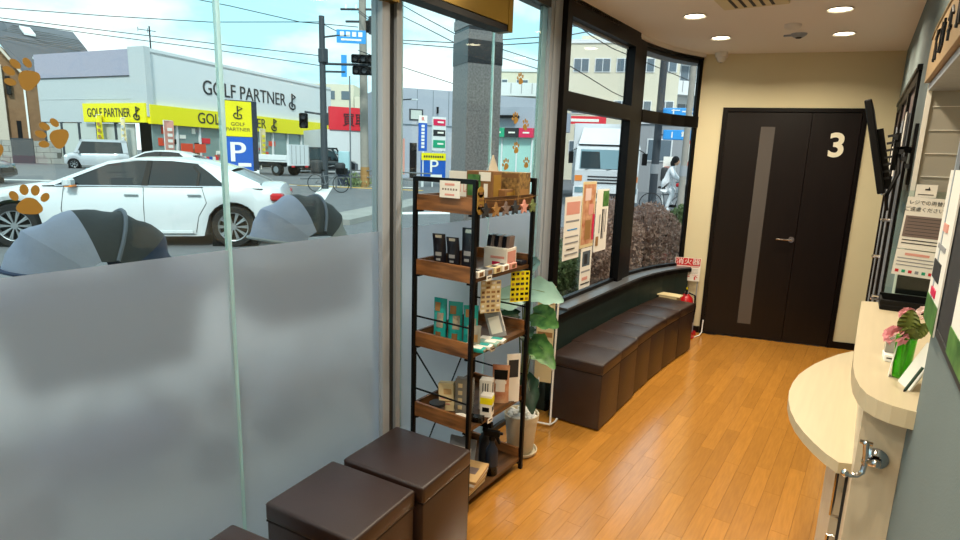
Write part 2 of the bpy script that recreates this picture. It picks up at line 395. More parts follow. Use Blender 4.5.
def paw(parent, y, z, s, rot, m_='gold', x=GX+.0075):
    bb = b(m_)
    def bl(cy, cz, ry, rz_, a=0):
        pts = []
        for k in range(14):
            t_ = 2*PI*k/14; py, pz = ry*math.cos(t_), rz_*math.sin(t_)
            py, pz = py*math.cos(a)-pz*math.sin(a), py*math.sin(a)+pz*math.cos(a)
            py += cy; pz += cz
            pts.append((x, y+s*(py*math.cos(rot)-pz*math.sin(rot)), z+s*(py*math.sin(rot)+pz*math.cos(rot))))
        bb.prism(pts, (.0012, 0, 0))
    pad = []
    for k in range(24):
        t_ = 2*PI*k/24; r = .27*(1+.10*math.cos(3*(t_-PI/2))) ; py, pz = r*math.cos(t_)*1.12, r*math.sin(t_)*.86-.14
        pad.append((x, y+s*(py*math.cos(rot)-pz*math.sin(rot)), z+s*(py*math.sin(rot)+pz*math.cos(rot))))
    bb.prism(pad, (.0012, 0, 0))
    bl(-.36, .14, .10, .14, .5); bl(-.13, .32, .105, .15, .1); bl(.13, .32, .105, .15, -.1); bl(.36, .14, .10, .14, -.5)
    return tag(bb.build('paw_sticker', parent), 'gold paw print sticker', None)
paw(w1, .563, 1.748, .085, .9); paw(w1, .612, 1.612, .083, 1.1); paw(w1, .475, 1.575, .08, 1.0); paw(w1, .545, 1.452, .088, -.1)
for (y, z, r) in [(2.835, 2.01, .3), (2.80, 1.80, .5), (2.91, 1.77, -.3), (2.82, 1.64, .2), (2.94, 1.56, 0), (2.72, 1.55, .4)]: paw(w1, y, z, .075, r)

# bronze header box (operator of the sliding door)
t = T('door_operator', 'bronze box header mounted at top of glass entrance', 'door operator', (-1.70, 2.2, 2.2))
b('bronze').b2((.0, -.38, .03), (.07, .36, .29)).build('cover', t); b('black').b2((-.01, -.38, 0), (.065, .36, .03)).build('rail', t); b('bronze').b2((-.005, .36, .0), (.072, .40, .29)).build('end_cap', t)
t = T('door_bracket', 'small dark bronze bracket beside top of silver post', 'bracket', (-1.70, 1.80, 2.17)); b('bronze').b2((.0, -.12, 0), (.05, .0, .34)).build('plate', t)

# ------------------------------------------------------------------ window_2: dark framed, curved to the far wall
w2 = struct(T('window_2', None, None))
PX = -1.70
b('black_frame').b2((PX-.015, 3.235, .63), (PX+.05, 3.30, CEIL)).build('frame_post', w2)
b('black_frame').b2((PX-.015, 3.30, 2.42), (PX+.05, 4.36, CEIL)).build('head_frame', w2)
b('black_frame').b2((PX-.015, 3.30, 1.89), (PX+.05, 4.36, 1.995)).build('transom', w2)
b('black_frame').b2((PX-.015, 3.30, .638), (PX+.02, 4.36, .665)).build('bottom_frame', w2)
bb = b('black_frame').b2((PX-.02, 4.36, .63), (PX+.05, 4.46, CEIL)).b2((PX-.02, 4.46, .63), (PX+.03, 4.66, CEIL)); bb.build('mullion', w2)
P2 = [(-1.698, 4.66)]+PATH[3:]
b('black_frame').path_box(P2, -.015, .03, 2.475, CEIL).build('head_frame', w2)
b('black_frame').path_box(P2, -.015, .035, 1.90, 1.995).build('transom', w2)
b('black_frame').path_box(P2, -.015, .02, .638, .665).build('bottom_frame', w2)
b('window_glass').path_box(P2, -.012, -.006, .665, 1.90).build('glass_pane', w2); b('window_glass').path_box(P2, -.012, -.006, 1.995, 2.475).build('glass_pane', w2)
b('window_glass').b2((PX-.010, 3.30, .665), (PX-.004, 4.36, 1.89)).build('glass_pane', w2); b('window_glass').b2((PX-.010, 3.30, 1.995), (PX-.004, 4.36, 2.42)).build('glass_pane', w2)
b('black_frame').path_box([(-1.497, 5.51), (-1.478, 5.545)], -.012, .014, .63, CEIL).build('frame_post', w2)
b('aluminium').path_box([(-1.697, 4.67)]+PATH[3:], -.02, -.004, 2.455, 2.475).build('glazing_bead', w2)
b('aluminium').b2((PX-.014, 3.30, 2.405), (PX-.002, 4.35, 2.42)).build('glazing_bead', w2)
# vertical glazing joint in the curved pane
# ------------------------------------------------------------------ door 1 (with the 3)
d1 = struct(T('door_1', None, None))
struct(b('door_frame').prism([(-1.30, wy(-1.30)+.06, 0), (-.17, wy(-.17)+.06, 0), (-.17, wy(-.17)+.06, 2.12), (-1.30, wy(-1.30)+.06, 2.12)], n3*.6).build('door_light_block'))  # black backing added behind the door to block light leaking through its seam
def fp(x, d=0): v = Vector((x, wy(x), 0)) - n3.normalized()*d; return v
def fbox(bb, x0, x1, z0, z1, d0, d1_):   # d: distance in front of the wall plane
    a0, a1 = fp(x0, d0), fp(x1, d0); nn = -n3.normalized()*(d1_-d0)
    bb.prism([(a0.x, a0.y, z0), (a1.x, a1.y, z0), (a1.x, a1.y, z1), (a0.x, a0.y, z1)], nn); return bb
fbox(b('door_frame'), -1.272, -1.235, 0, 2.078, -.08, .015).build('door_jamb', d1); fbox(b('door_frame'), -.232, -.198, 0, 2.078, -.08, .015).build('door_jamb', d1)
fbox(b('door_frame'), -1.235, -.232, 2.045, 2.078, -.08, .015).build('door_head', d1)
lf = fbox(b('door_dark'), -1.233, -.590, .006, 2.043, -.04, 0).build('door_leaf', d1)
fbox(b('door_glass'), -.962, -.853, .135, 1.918, 0, .003).build('glass_strip', lf)
bb = b('chrome'); c0 = fp(-.622, .004); bb.cyl(c0, fp(-.622, .012), .026, n=16); bb.cyl(fp(-.622, .01), fp(-.622, .05), .009); bb.cyl(fp(-.622, .045), fp(-.745, .045), .008)
o = bb.build('door_handle', lf, smooth=True); o.location.z = .947
rf_ = fbox(b('door_dark'), -.586, -.234, .006, 2.043, -.04, 0).build('door_leaf', d1)
xd = Vector((1, .3, 0)).normalized()
tag(b('cream_letter').text('3', .275, frame(fp(-.385, .004)+Vector((0, 0, 1.765)), xd), .002, bold=.007).build('number', rf_), 'cream numeral 3', None)
# ------------------------------------------------------------------ door 2 in the right wall: dark framed sliding doors
d2 = struct(T('door_2', None, None, (.18, 0, 0), WA))
for y0, y1 in ((3.62, 4.30), (4.30, 5.00), (5.00, 5.70)):
    lf = b('door_frame').b2((-.012, y0, 0), (.02, y0+.05, 2.07)).b2((-.012, y1-.05, 0), (.02, y1, 2.07)).b2((-.012, y0, 2.02), (.02, y1, 2.07)).b2((-.012, y0, 0), (.02, y1, .08)).build('door_leaf', d2)
    b('taupe').b2((.002, y0+.05, .08), (.015, y1-.05, 2.02)).build('door_panel', lf)
    for k in range(2): b('aluminium').b2((-.006, y0+.22+.2*k, .1), (.004, y0+.235+.2*k, 1.9)).build('slat', lf)
b('door_frame').b2((-.02, 3.60, 2.07), (.1, 5.72, 2.095)).build('door_head', d2)
for (z, y) in ((1.42, 4.85), (1.30, 4.10), (1.02, 4.6), (.9, 3.75)):
    b('chrome').tube([(0, y, z), (-.045, y, z), (-.045, y+.0, z-.0), (-.045, y+.09, z), (0, y+.09, z)], .006).build('door_handle', d2, smooth=True)

# ------------------------------------------------------------------ ceiling fittings
def downlight(x, y, label):
    t = T('downlight', label, 'ceiling light', (x, y, CEIL), group='round recessed downlights')
    b('white').lathe([(.062, -.001), (.075, -.006), (.072, -.010), (.060, -.004), (.058, .0)], n=28).build('trim_ring', t, smooth=True)
    b('led_white').lathe([(.0, -.0035), (.058, -.0035)], n=24).build('diffuser', t)
    l = bpy.data.lights.new('downlight_lamp', 'AREA'); l.shape = 'DISK'; l.size = .11; l.energy = LAMP; l.color = (1, .86, .66); l.spread = math.radians(150)
    lo = bpy.data.objects.new('lamp', l); C.objects.link(lo); lo.parent = t; lo.location = (0, 0, -.012)
    return t
LAMP = 8.0
downlight(-1.165, 4.08, 'round ceiling downlight, nearer of the two on the window side')
downlight(-1.175, 4.85, 'round ceiling downlight, farther of the two on the window side')
downlight(-.365, 4.28, 'round ceiling downlight, nearer of the two on the counter side')
downlight(-.385, 5.05, 'round ceiling downlight, farther of the two on the counter side')
for (x, y, l) in ((-1.16, 2.6, 'window side above far end of the rack'), (-.36, 2.6, 'counter side level with far end of the rack'), (-1.16, 1.2, 'window side above the near cube stools'), (-.36, 1.2, 'counter side level with the near cube stools'), (-1.16, -.3, 'window side behind the photographer'), (-.36, -.3, 'counter side behind the photographer')): downlight(x, y, 'unseen round ceiling downlight for fill light on the '+l)  # unseen lamps carrying the downlight grid on, kept for their fill light
for (x, y, l) in ((1.0, 2.0, 'beside the wall opening'), (1.0, .2, 'far from the wall opening')): downlight(x, y, 'unseen round downlight added for fill light in reception room '+l)  # lamps added out of view in the reception room to fill the interior
t = T('ceiling_vent', 'pale rectangular ceiling air unit with dark louvre slots', 'air vent', (-.77, 3.50, CEIL))
b('wall_cream').rbox((0, 0, -.012), (.36, .86, .024), .006).build('panel', t)
for k in range(5): b('dark_grey').box((-.10+.05*k, 0, -.0255), (.016, .78, .003)).build('slot', t)
t = T('smoke_detector', 'white round smoke detector on ceiling, nearer of the pair', 'smoke detector', (-.66, 4.62, CEIL))
b('white_plastic').lathe([(.0, -.032), (.035, -.03), (.05, -.02), (.055, 0)], n=24).build('body', t, smooth=True)
t = T('ceiling_sensor', 'small grey sensor with dark centre on ceiling behind the smoke detector', 'sensor', (-.66, 4.95, CEIL))
b('aluminium').lathe([(.0, -.026), (.03, -.026), (.05, -.012), (.055, 0)], n=24).build('body', t, smooth=True); b('dark_grey').lathe([(.0, -.034), (.018, -.032), (.022, -.026)], n=16).build('lens', t, smooth=True)
b('aluminium').box((-.07, .01, -.006), (.06, .02, .012)).build('bracket', t)
t = T('dome_camera', 'white dome camera in ceiling corner above the curved window', 'security camera', (-1.31, 5.50, CEIL))
b('white_plastic').lathe([(.0, -.085), (.022, -.08), (.036, -.065), (.042, -.045), (.052, -.04), (.052, 0)], n=24).build('housing', t, smooth=True)
b('dark_grey').lathe([(.0, -.0865), (.012, -.085)], n=12).build('lens', t, smooth=True)

# ------------------------------------------------------------------ stools
def stool(name, label, x, y, sx, sy, h, rz, group):
    t = T(name, label, 'stool', (x, y, 0), rz, group)
    bb = b('leather').rbox((0, 0, (h-.06)/2+.004), (sx-.008, sy-.008, h-.068), .008); bb.build('base', t, smooth=True)
    bb = B().m('leather')
    r = .022
    def fn(u, v):
        a, c = 2*u-1, 2*v-1
        xx, yy = a*sx/2, c*sy/2
        e = max(abs(a), abs(c)); z = h-.006*e**8 + .002*(1-a*a)*(1-c*c) - .006
        return (xx*(1-.012*e**6), yy*(1-.012*e**6), z)
    bb.grid(fn, 18, 18)
    bb.rbox((0, 0, h-.038), (sx, sy, .068), .012, 3)
    bb.build('cushion', t, smooth=True)
    b('leather_seam').box((0, 0, h-.0725), (sx-.006, sy-.006, .006)).build('seam', t)
    return t
stool('cube_stool', 'dark brown leather cube stool in front row, pushed against the metal shelf', -1.406, 1.597, .384, .335, .432, math.radians(5), 'cube stools in the near row')
stool('cube_stool', 'dark brown leather cube stool in front row, middle of the three by frosted glass', -1.398, 1.243, .390, .330, .430, math.radians(6), 'cube stools in the near row')
stool('cube_stool', 'dark brown leather cube stool cut off by the photo bottom edge below frosted glass', -1.345, .800, .385, .33, .430, math.radians(9), 'cube stools in the near row')
row = [(-1.375, 3.215, .34, .325, 'beside the potted plant, nearest of the window bench row', .03), (-1.390, 3.540, .35, .325, 'second from the potted plant in the window bench row', .02), (-1.395, 3.865, .33, .32, 'third from the potted plant in the window bench row', .0),
       (-1.395, 4.185, .33, .32, 'fourth from the potted plant in the window bench row', -.03), (-1.385, 4.51, .33, .325, 'second from the fire extinguisher in the window bench row', -.05), (-1.365, 4.845, .33, .33, 'next to the fire extinguisher, farthest of the window bench row', -.08)]
for (x, y, sx, sy, l, r) in row: stool('cube_stool', 'dark brown leather cube stool '+l, x, y, sx, sy, .425, r, 'cube stools under the dark framed window')
tag(b('cream_paper').rbox((-1.44, 5.12, .428), (.20, .12, .012), .003).b2((-1.52, 5.06, 0), (-1.36, 5.18, .422)).build('side_box'), 'low cream box between last bench stool and fire extinguisher', 'box')

# =================================================================== SHELF RACK
SX0, SX1, SY0, SY1 = -1.675, -1.355, 1.935, 2.435    # back/front (x), near/far (y)
TZ = [1.357, 1.068, .733, .388, .045]                 # board tops minus lip base
rack = T('shelf_rack', 'tall black metal rack with five brown wood trays beside the frosted glass', 'shelf', (-1.524, 2.185, 0))
rx, ry = .169, .25
for sx in (-1, 1):
    for sy in (-1, 1): b('black_metal').rbox((sx*(rx-.009), sy*(ry-.009), .75), (.02, .02, 1.50), .003, 1).build('post', rack)
for sy in (-1, 1):
    b('black_metal').box((0, sy*(ry-.009), 1.49), (rx*2-.03, .02, .02)).build('top_rail', rack)
    for z in (.87, .52): b('black_metal').tube([(-rx+.01, sy*(ry-.012), z), (rx-.01, sy*(ry-.012), z)], .0045, 6).build('side_rail', rack)
b('black_metal').tube([(-rx+.008, -ry+.02, .70), (-rx+.008, ry-.02, .06)], .004).build('cross_brace', rack); b('black_metal').tube([(-rx+.008, ry-.02, .70), (-rx+.008, -ry+.02, .06)], .004).build('cross_brace', rack)
for k, z in enumerate(TZ):
    tr = b('shelf_wood').box((0, 0, z+.009), (rx*2-.024, ry*2-.024, .018)).build('tray_board', rack)
    for sy in (-1, 1): b('shelf_wood_end').box((0, sy*(ry-.012), z+.033), (rx*2-.042, .014, .068)).build('end_lip', tr)
    b('shelf_wood').box((-rx+.018, 0, z+.033), (.012, ry*2-.04, .066)).build('back_lip', tr)
    if k == 0: b('shelf_wood').box((rx-.012, 0, z+.033), (.014, ry*2-.042, .068)).build('front_lip', tr)
    for (cx, cy) in ((-1, -1), (1, -1), (-1, 1), (1, 1)): b('black_metal').box((cx*(rx-.022), cy*(ry-.018), z-.006), (.03, .03, .008)).build('bracket', tr)
def S(x, y, k, dz=0): return (x, y, TZ[k]+.018+dz)

# ---- generic goods
def pouch(name, label, cat, loc, rz, w, h, d, m_, lab='paper', group=None, tilt=0, extras=()):
    t = T(name, label, cat, loc, rz, group)
    bb = B().m(m_)
    def fn(side):
        def f(u, v):
            zz = v*h; th = d/2*max(0, (1-v)**.7)*(1-abs(2*u-1)**3*.8)+.0015
            return ((u-.5)*w*(1-.05*math.sin(v*PI)), side*th+tilt*v*v*h, zz)
        return f
    bb.grid(fn(1), 8, 9); bb.grid(fn(-1), 8, 9)
    bb.prism([(-w/2, -d/2*.2, 0), (-w*.3, -d/2, 0), (w*.3, -d/2, 0), (w/2, -d/2*.2, 0), (w/2, d/2*.2, 0), (w*.3, d/2, 0), (-w*.3, d/2, 0), (-w/2, d/2*.2, 0)], (0, 0, .003))
    bb.build('pouch', t, smooth=True)
    b(m_).box((0, tilt*h*.94, h*.965), (w*.98, .004, h*.07)).build('seal', t)
    if lab: 
        g_ = fn(-1); bb = b(lab).patch(lambda u, v: Vector(g_(u, v))+Vector((0, -.0012, 0)), .22, .78, .3, .62); bb.build('label_patch', t, smooth=True)
    for (mm, cx, cz, ww, hh) in extras:
        g_ = fn(-1); b(mm).patch(lambda u, v: Vector(g_(u, v))+Vector((0, -.002, 0)), max(.03, .5+cx-ww/2), min(.97, .5+cx+ww/2), max(.01, cz-hh/2), min(.99, cz+hh/2)).build('print', t, smooth=True)
    return t
def carton(name, label, cat, loc, rz, w, d, h, m_, prints=(), group=None, R=None, lid=None):
    t = T(name, label, cat, loc, rz, group)
    if R is not None: t.rotation_euler = R
    b(m_).rbox((0, 0, h/2), (w, d, h), .0015, 1).build('box', t)
    for (mm, face, cx, cz, ww, hh) in prints:     # face 'f' = toward -y, 'r' = toward +x, 't' = top
        bb = b(mm)
        if face == 'f': bb.box((cx*w, -d/2-.0006, cz*h), (ww*w, .0012, hh*h))
        elif face == 'r': bb.box((w/2+.0006, cx*d, cz*h), (.0012, ww*d, hh*h))
        else: bb.box((cx*w, cz*d, h+.0006), (ww*w, hh*d, .0012))
        bb.build('print', t)
    return t
# tier 1 (top): gift bags and packs
t = carton('gift_box', 'brown plaid gift box at far right end of rack top', 'box', S(-1.44, 2.33, 0), .1, .15, .13, .15, 'plaid', [('gold', 'f', 0, .35, .8, .25), ('kraft', 'f', 0, .9, 1, .12), ('tan', 'r', 0, .35, .7, .3)])
t = T('gift_bag', 'pointed kraft and clear gift bag rising behind the plaid box', 'bag', S(-1.54, 2.33, 0)); b('kraft').cyl((0, 0, 0), (0, 0, .12), .05, .05, 4).build('bag_body', t); b('foil').cyl((0, 0, .12), (0, 0, .225), .05, .004, 4).build('bag_top', t)
t = carton('gift_box', 'green and brown picture box standing left of the plaid box', 'box', S(-1.47, 2.16, 0), .12, .13, .09, .155, 'kraft', [('leaf_green', 'f', -.2, .6, .5, .6), ('paper', 'f', .2, .85, .45, .25), ('paper', 'f', .25, .4, .15, .5), ('gold', 'r', 0, .5, .8, .8)])
t = carton('snack_box', 'kraft brown flat box laid in front of the plaid box on rack top', 'box', S(-1.405, 2.25, 0), .1, .05, .13, .075, 'kraft', [('gold', 'r', 0, .6, .8, .5), ('black', 'r', 0, .3, .5, .2)])
t = T('red_frame_card', 'white card with red printed frames standing behind the near top rail', 'card', S(-1.56, 2.12, 0), .1)
b('paper').box((0, 0, .075), (.14, .003, .15)).build('card', t)
for cx in (-.035, .035):
    bb = b('salmon'); 
    for q in ((cx, .105, .055, .003), (cx, .06, .055, .003)): bb.box((q[0], -.002, q[1]), (q[2], .001, q[3]))
    for q in (cx-.027, cx+.027): bb.box((q, -.002, .082), (.003, .001, .048))
    bb.tube([(cx-.025, -.002, .06), (cx+.025, -.002, .105)], .0012, 4); bb.build('print', t)
b('kraft').box((0, -.002, .02), (.14, .001, .035)).build('print', t)
t = T('price_card', 'white price card with pink lettering hung on near end of top tray', 'price card', (-1.478, 1.921, 1.455))
b('paper').box((0, 0, 0), (.105, .002, .07)).build('card', t)
bb = b('salmon').box((.0, -.0015, .02), (.05, .001, .009)).box((.0, -.0015, -.022), (.05, .001, .008)); bb.build('print', t); bb = b('label_brown')
for k in range(6): bb.box((-.035+.014*k, -.0015, 0), (.007, .001, .008))
bb.build('print', t)
t = T('gold_tag', 'round gold cardboard tag hung on near right post of rack', 'tag', (-1.345, 1.955, 1.425)); b('gold').box((0, 0, -.01), (.003, .045, .07)).cyl((-.0015, 0, .025), (.0015, 0, .025), .0225, n=16).cyl((-.0015, 0, -.045), (.0015, 0, -.045), .0225, n=16).build('tag_board', t)
bb = b('kraft')
for k in range(3): bb.box((.002, 0, .02-.025*k), (.001, .022, .010))
bb.build('print', t)
# star garland: each star is one thing on a string
gt = T('garland_string', 'thin beige string strung along front of the top tray', 'string', (-1.343, 2.19, 1.40)); b('tan').tube([(0, -.235, .02), (0, -.12, .012), (0, 0, .01), (0, .12, .012), (0, .235, .02)], .0012, 4).build('string', gt)
starcol = [('dark_grey', 'charcoal grey'), ('tan', 'tan'), ('label_brown', 'mauve brown'), ('pole_steel', 'slate blue'), ('salmon', 'dusty pink'), ('stem', 'sage green')]
for k, (mm, nm) in enumerate(starcol):
    y = 1.985+.078*k
    t = T('star_ornament', nm+' fabric star hanging from string on the top tray', 'star ornament', (-1.340, y, 1.372), 0, 'fabric stars on the top tray')
    pts = []
    for q in range(10):
        r = .034 if q % 2 == 0 else .016; a = PI/2+q*PI/5; pts.append((-.004, r*math.cos(a), r*math.sin(a)))
    b(mm).prism(pts, (.010, 0, 0)).build('star', t); b('tan').tube([(0, 0, .03), (0, 0, .045)], .001, 4).build('loop', t)
# tier 2
for k, (x, y, h, w, l) in enumerate([(-1.60, 2.02, .165, .062, 'leftmost of three'), (-1.53, 2.03, .155, .062, 'middle of three'), (-1.455, 2.04, .20, .075, 'tallest of three')]):
    pouch('snack_pouch', 'glossy black snack pouch, '+l+' on the second tray', 'pouch', S(x, y, 1), .25-.1*k, w, h, .045, 'pouch_black', None, 'black pouches on the second tray', tilt=(-.12 if k < 2 else 0), extras=[('foil', .0, .93, .5, .08), ('label_grey', 0, .45, .5, .1), ('label_grey', 0, .3, .35, .06)])
t = carton('sachet_box', 'white display box with dark red sachets standing on the second tray', 'display box', S(-1.44, 2.27, 1), .08, .12, .10, .095, 'paper', [('salmon', 'f', .1, .55, .6, .12), ('magenta', 'f', .05, .25, .35, .18), ('salmon', 'r', 0, .5, .8, .7)])
for k in range(6): b('label_brown' if k % 2 else 'pouch_black').box((-.05+.02*k, 0, .115), (.016, .05, .07), R=Matrix.Rotation(.1, 3, 'Y')).build('sachet', t)
for k in range(5):
    carton('treat_box', ['small white box', 'small grey box', 'small beige box', 'small white box with brown print', 'small pale pink box'][k]+' in the row along front edge of second tray', 'box', S(-1.385, 2.00+.066*k, 1), .05, .05, .06, .028, ['paper', 'label_grey', 'cream_paper', 'paper', 'salmon'][k], [('kraft', 'r', 0, .5, .5, .6), ('ink', 't', 0, 0, .5, .5)], 'small boxes on the second tray')
t = T('dark_packet', 'dark flat packet lying on second tray by the display box', 'packet', S(-1.42, 2.38, 1)); b('pouch_black').rbox((0, 0, .012), (.10, .05, .022), .006).build('packet', t)
# sheets hanging from the tray edge
def sheet(name, label, cat, loc, rz, w, h, base, rows, cols, cm, group=None, Rx=0):
    t = T(name, label, cat, loc, rz, group); t.rotation_euler = (Rx, 0, rz)
    b(base).box((0, 0, -h/2), (w, .0015, h)).build('sheet', t)
    bb = B(); rq = random.Random(len(label))
    for i in range(rows):
        for j in range(cols):
            bb.m(cm[rq.randrange(len(cm))]); cw = w/cols
            bb.box((-w/2+cw*(j+.5), -.0012, -h*(i+.5)/rows), (cw*rq.uniform(.45, .85), .0008, h/rows*.5))
    bb.build('print', t); return t
sheet('picture_sheet', 'cream sheet of small brown pictures hanging below the second tray', 'sheet', (-1.40, 2.14, 1.045), PI/2-.55, .10, .15, 'cream_paper', 7, 4, ['kraft', 'tan', 'label_brown', 'paper'])
sheet('picture_sheet', 'yellow and black patterned sheet hanging below far end of second tray', 'sheet', (-1.375, 2.355, 1.06), PI/2-.55, .10, .15, 'yellow', 6, 4, ['black', 'ink', 'gold', 'black'])
# tier 3
for k, (x, y) in enumerate([(-1.60, 2.03), (-1.535, 2.06), (-1.47, 2.09)]):
    pouch('treat_pouch', 'teal and tan treat pouch, '+['leftmost', 'middle', 'rightmost'][k]+' of three on the third tray', 'pouch', S(x, y, 2), .35+.25*(k-1), .068, .20-.012*k, .05, 'pouch_teal', None, 'teal pouches on the third tray', tilt=.0, extras=[('tan', -.15, .80, .45, .2), ('foil', .12, .5, .5, .34), ('kraft', .05, .14, .4, .18)])
pouch('treat_pouch', 'small silver striped pouch leaning before the teal pouches', 'pouch', S(-1.415, 2.04, 2), .6, .06, .10, .03, 'foil', 'tan', tilt=.1)
for k in range(4):
    t = T('stick_pack', ['teal', 'white', 'pale green', 'white and teal'][k]+' flat stick pack lying on front of third tray', 'packet', S(-1.395+.0*k, 2.0+.055*k, 2), .25, 'stick packs on the third tray')
    b(['teal', 'paper', 'leaf_teal', 'paper'][k]).rbox((0, 0, .010), (.12, .045, .018), .005).build('packet', t); b(['paper', 'teal', 'paper', 'teal'][k]).box((.02, 0, .0198), (.05, .03, .001)).build('print', t); b('foil').box((.058, 0, .0125), (.01, .04, .008)).build('seal', t)
t = carton('comb_box', 'tall grey and white carton leaning against wall of third tray', 'box', S(-1.395, 2.215, 2, .012), 0, .075, .03, .20, 'label_grey', [('paper', 'f', 0, .3, .7, .4), ('kraft', 'f', 0, .75, .6, .3), ('paper', 'r', 0, .5, .6, .8)], R=(-.10, -.30, .5))
# tier 4
t = carton('book', 'thick cream paperback leaning on the fourth tray', 'book', S(-1.56, 2.05, 3, .002), .3, .075, .035, .135, 'cream_paper', [('tan_card', 'f', .1, .7, .5, .2), ('salmon', 'f', 0, .45, .7, .04), ('tan', 'f', 0, .35, .7, .04), ('salmon', 'f', 0, .25, .5, .04)], R=(-.05, -.08, .35))
t = T('card_holder', 'clear grey plastic pocket of cards beside the cream paperback', 'card holder', S(-1.485, 2.08, 3), .4); b('clear_plastic').rbox((0, 0, .085), (.085, .04, .17), .004).build('pocket', t)
for k in range(4): b('cream_paper').box((-.018, -.0205, .03+.036*k), (.02, .001, .02)).build('print', t); 
b('label_brown').box((0, 0, .08), (.07, .02, .14)).build('card_stack', t)
t = T('pill_tub', 'low dark tub with white lid at front of the fourth tray', 'tub', S(-1.585, 2.0, 3)); b('label_brown').lathe([(0, 0), (.035, 0), (.037, .04), (0, .04)], n=16).build('tub', t, smooth=True); b('dark_grey').lathe([(.038, .036), (.038, .05), (0, .05)], n=16).build('lid', t)
t = T('round_tin', 'small white and orange tin at near corner of the fourth tray', 'tin', S(-1.44, 1.985, 3)); b('paper').lathe([(0, 0), (.03, 0), (.03, .03), (0, .03)], n=16).build('tin', t, smooth=True); b('orange_red').box((0, -.03, .012), (.02, .003, .008)).build('print', t)
carton('supplement_box', 'white carton with black text lines standing on the fourth tray', 'box', S(-1.43, 2.18, 3), .35, .06, .05, .15, 'paper', [('ink', 'f', -.2, .6, .08, .6), ('ink', 'f', 0, .6, .08, .6), ('ink', 'f', .2, .6, .08, .6), ('ink', 'r', 0, .6, .3, .6)])
carton('supplement_box', 'white carton with bright yellow band and black label on the fourth tray', 'box', S(-1.385, 2.12, 3), .35, .055, .05, .105, 'paper', [('yellow', 'f', 0, .75, 1, .3), ('yellow', 'r', 0, .75, 1, .3), ('black', 'f', 0, .35, .6, .2), ('black', 'r', 0, .35, .6, .2)])
pouch('treat_pouch', 'tall orange brown pouch at far side of the fourth tray', 'pouch', S(-1.42, 2.29, 3), .5, .085, .19, .045, 'art_warm', 'paper', extras=[('black', 0, .75, .8, .25), ('paper', .0, .55, .7, .08)])
t = T('ad_board', 'narrow white upright card with black panel on the fourth tray', 'card', S(-1.375, 2.33, 3), .9); b('paper').box((0, 0, .12), (.07, .004, .25)).build('card', t); b('ink').box((0, -.0025, .17), (.05, .001, .09)).build('print', t)
t = T('small_label', 'clear acrylic price tag lying on front of the fourth tray', 'price card', S(-1.385, 2.04, 3), .3); b('bottle_clear').box((0, 0, .012), (.06, .04, .024)).build('tag_block', t)
# tier 5
t = T('spray_bottle', 'dark blue trigger spray bottle with clear base on the bottom tray', 'spray bottle', S(-1.40, 2.20, 4), .4)
b('bottle_clear').lathe([(0, 0), (.030, 0), (.032, .01), (.032, .10)], n=20).build('bottle_base', t, smooth=True)
b('navy_edge').lathe([(.0321, .05), (.0325, .10), (.030, .13), (.016, .155), (.012, .17), (.012, .18), (0, .18)], n=20).build('bottle_top', t, smooth=True)
bb = b('black').cyl((0, 0, .18), (0, 0, .20), .016).box((.0, 0, .215), (.075, .022, .025)).cyl((.037, 0, .217), (.052, 0, .217), .007); bb.prism([(.01, -.006, .205), (.03, -.006, .205), (.042, -.006, .165), (.034, -.006, .162)], (0, .012, 0)); bb.build('trigger_head', t)
t = T('spray_bottle', 'second dark spray bottle partly hidden behind the near post', 'spray bottle', S(-1.48, 2.26, 4), .2)
b('dark_grey').lathe([(0, 0), (.030, 0), (.032, .14), (.014, .165), (.012, .18), (0, .18)], n=20).build('bottle', t, smooth=True); b('black').cyl((0, 0, .18), (0, 0, .20), .016).box((.0, 0, .215), (.07, .022, .025)).build('trigger_head', t)
for k in range(6):
    t = carton('booklet', ['cream', 'tan', 'beige', 'yellowish', 'white', 'pale tan'][k]+' booklet in the leaning pile on the bottom tray', 'booklet', S(-1.44+.006*k, 2.03, 4, .016*k), .1+.03*k, .13, .18, .014, ['cream_paper', 'tan_card', 'cream_paper', 'tan_card', 'paper', 'tan_card'][k], [('label_brown', 't', 0, 0, .6, .3)], 'booklets on the bottom tray')
carton('folder', 'grey card folder leaning at the back of bottom tray', 'folder', S(-1.52, 2.10, 4), 0, .14, .01, .18, 'label_grey', [('paper', 'f', 0, .6, .7, .3)], R=(-.25, 0, .2))
# price tag slips on tray edges
for k, (y, z, n) in enumerate([(2.05, 1.068, 'second'), (2.10, .733, 'third'), (2.10, .388, 'fourth')]):
    t = T('shelf_tag', 'small white tag clipped on front edge of the '+n+' tray', 'price tag', (-1.352, y, z+.009)); b('paper').box((0, 0, 0), (.002, .04, .022)).build('slip', t); b('ink').box((.0013, 0, .002), (.0006, .026, .006)).build('print', t)

# =================================================================== PLANT, STAND, EXTINGUISHER
def leaf(bb, base, dirv, L, W, droop=.3, split=0, curl=.12, upz=(0, 0, 1)):
    d = Vector(dirv).normalized(); side = d.cross(Vector(upz)).normalized(); up = side.cross(d).normalized()
    def fn(u, v):
        s = u; w = W*math.sin(PI*min(1, s*.93+.05))**.75*(1-.25*s)
        a = (v-.5)*2
        if split and abs(a) > .55: w *= 1-.22*abs(math.sin(s*9))
        heart = -.10*L*(abs(a)**1.5)*(1-s)
        p = Vector(base)+d*(s*L+heart)+side*(a*w/2)+up*(abs(a)**1.5*w*curl*(1)+.004*math.sin(s*40)*abs(a))-Vector((0, 0, 1))*(droop*L*s*s)
        return p
    bb.grid(fn, 12, 8)
t = T('potted_plant', 'artificial plant with large green leaves in cream pot beyond the rack', 'plant', (-1.455, 2.575, 0))
b('pot_cream').lathe([(0, .012), (.062, .012), (.070, .02), (.088, .20), (.094, .20), (.095, .232), (.087, .232), (.084, .21), (0, .21)], n=28).build('pot', t, smooth=True)
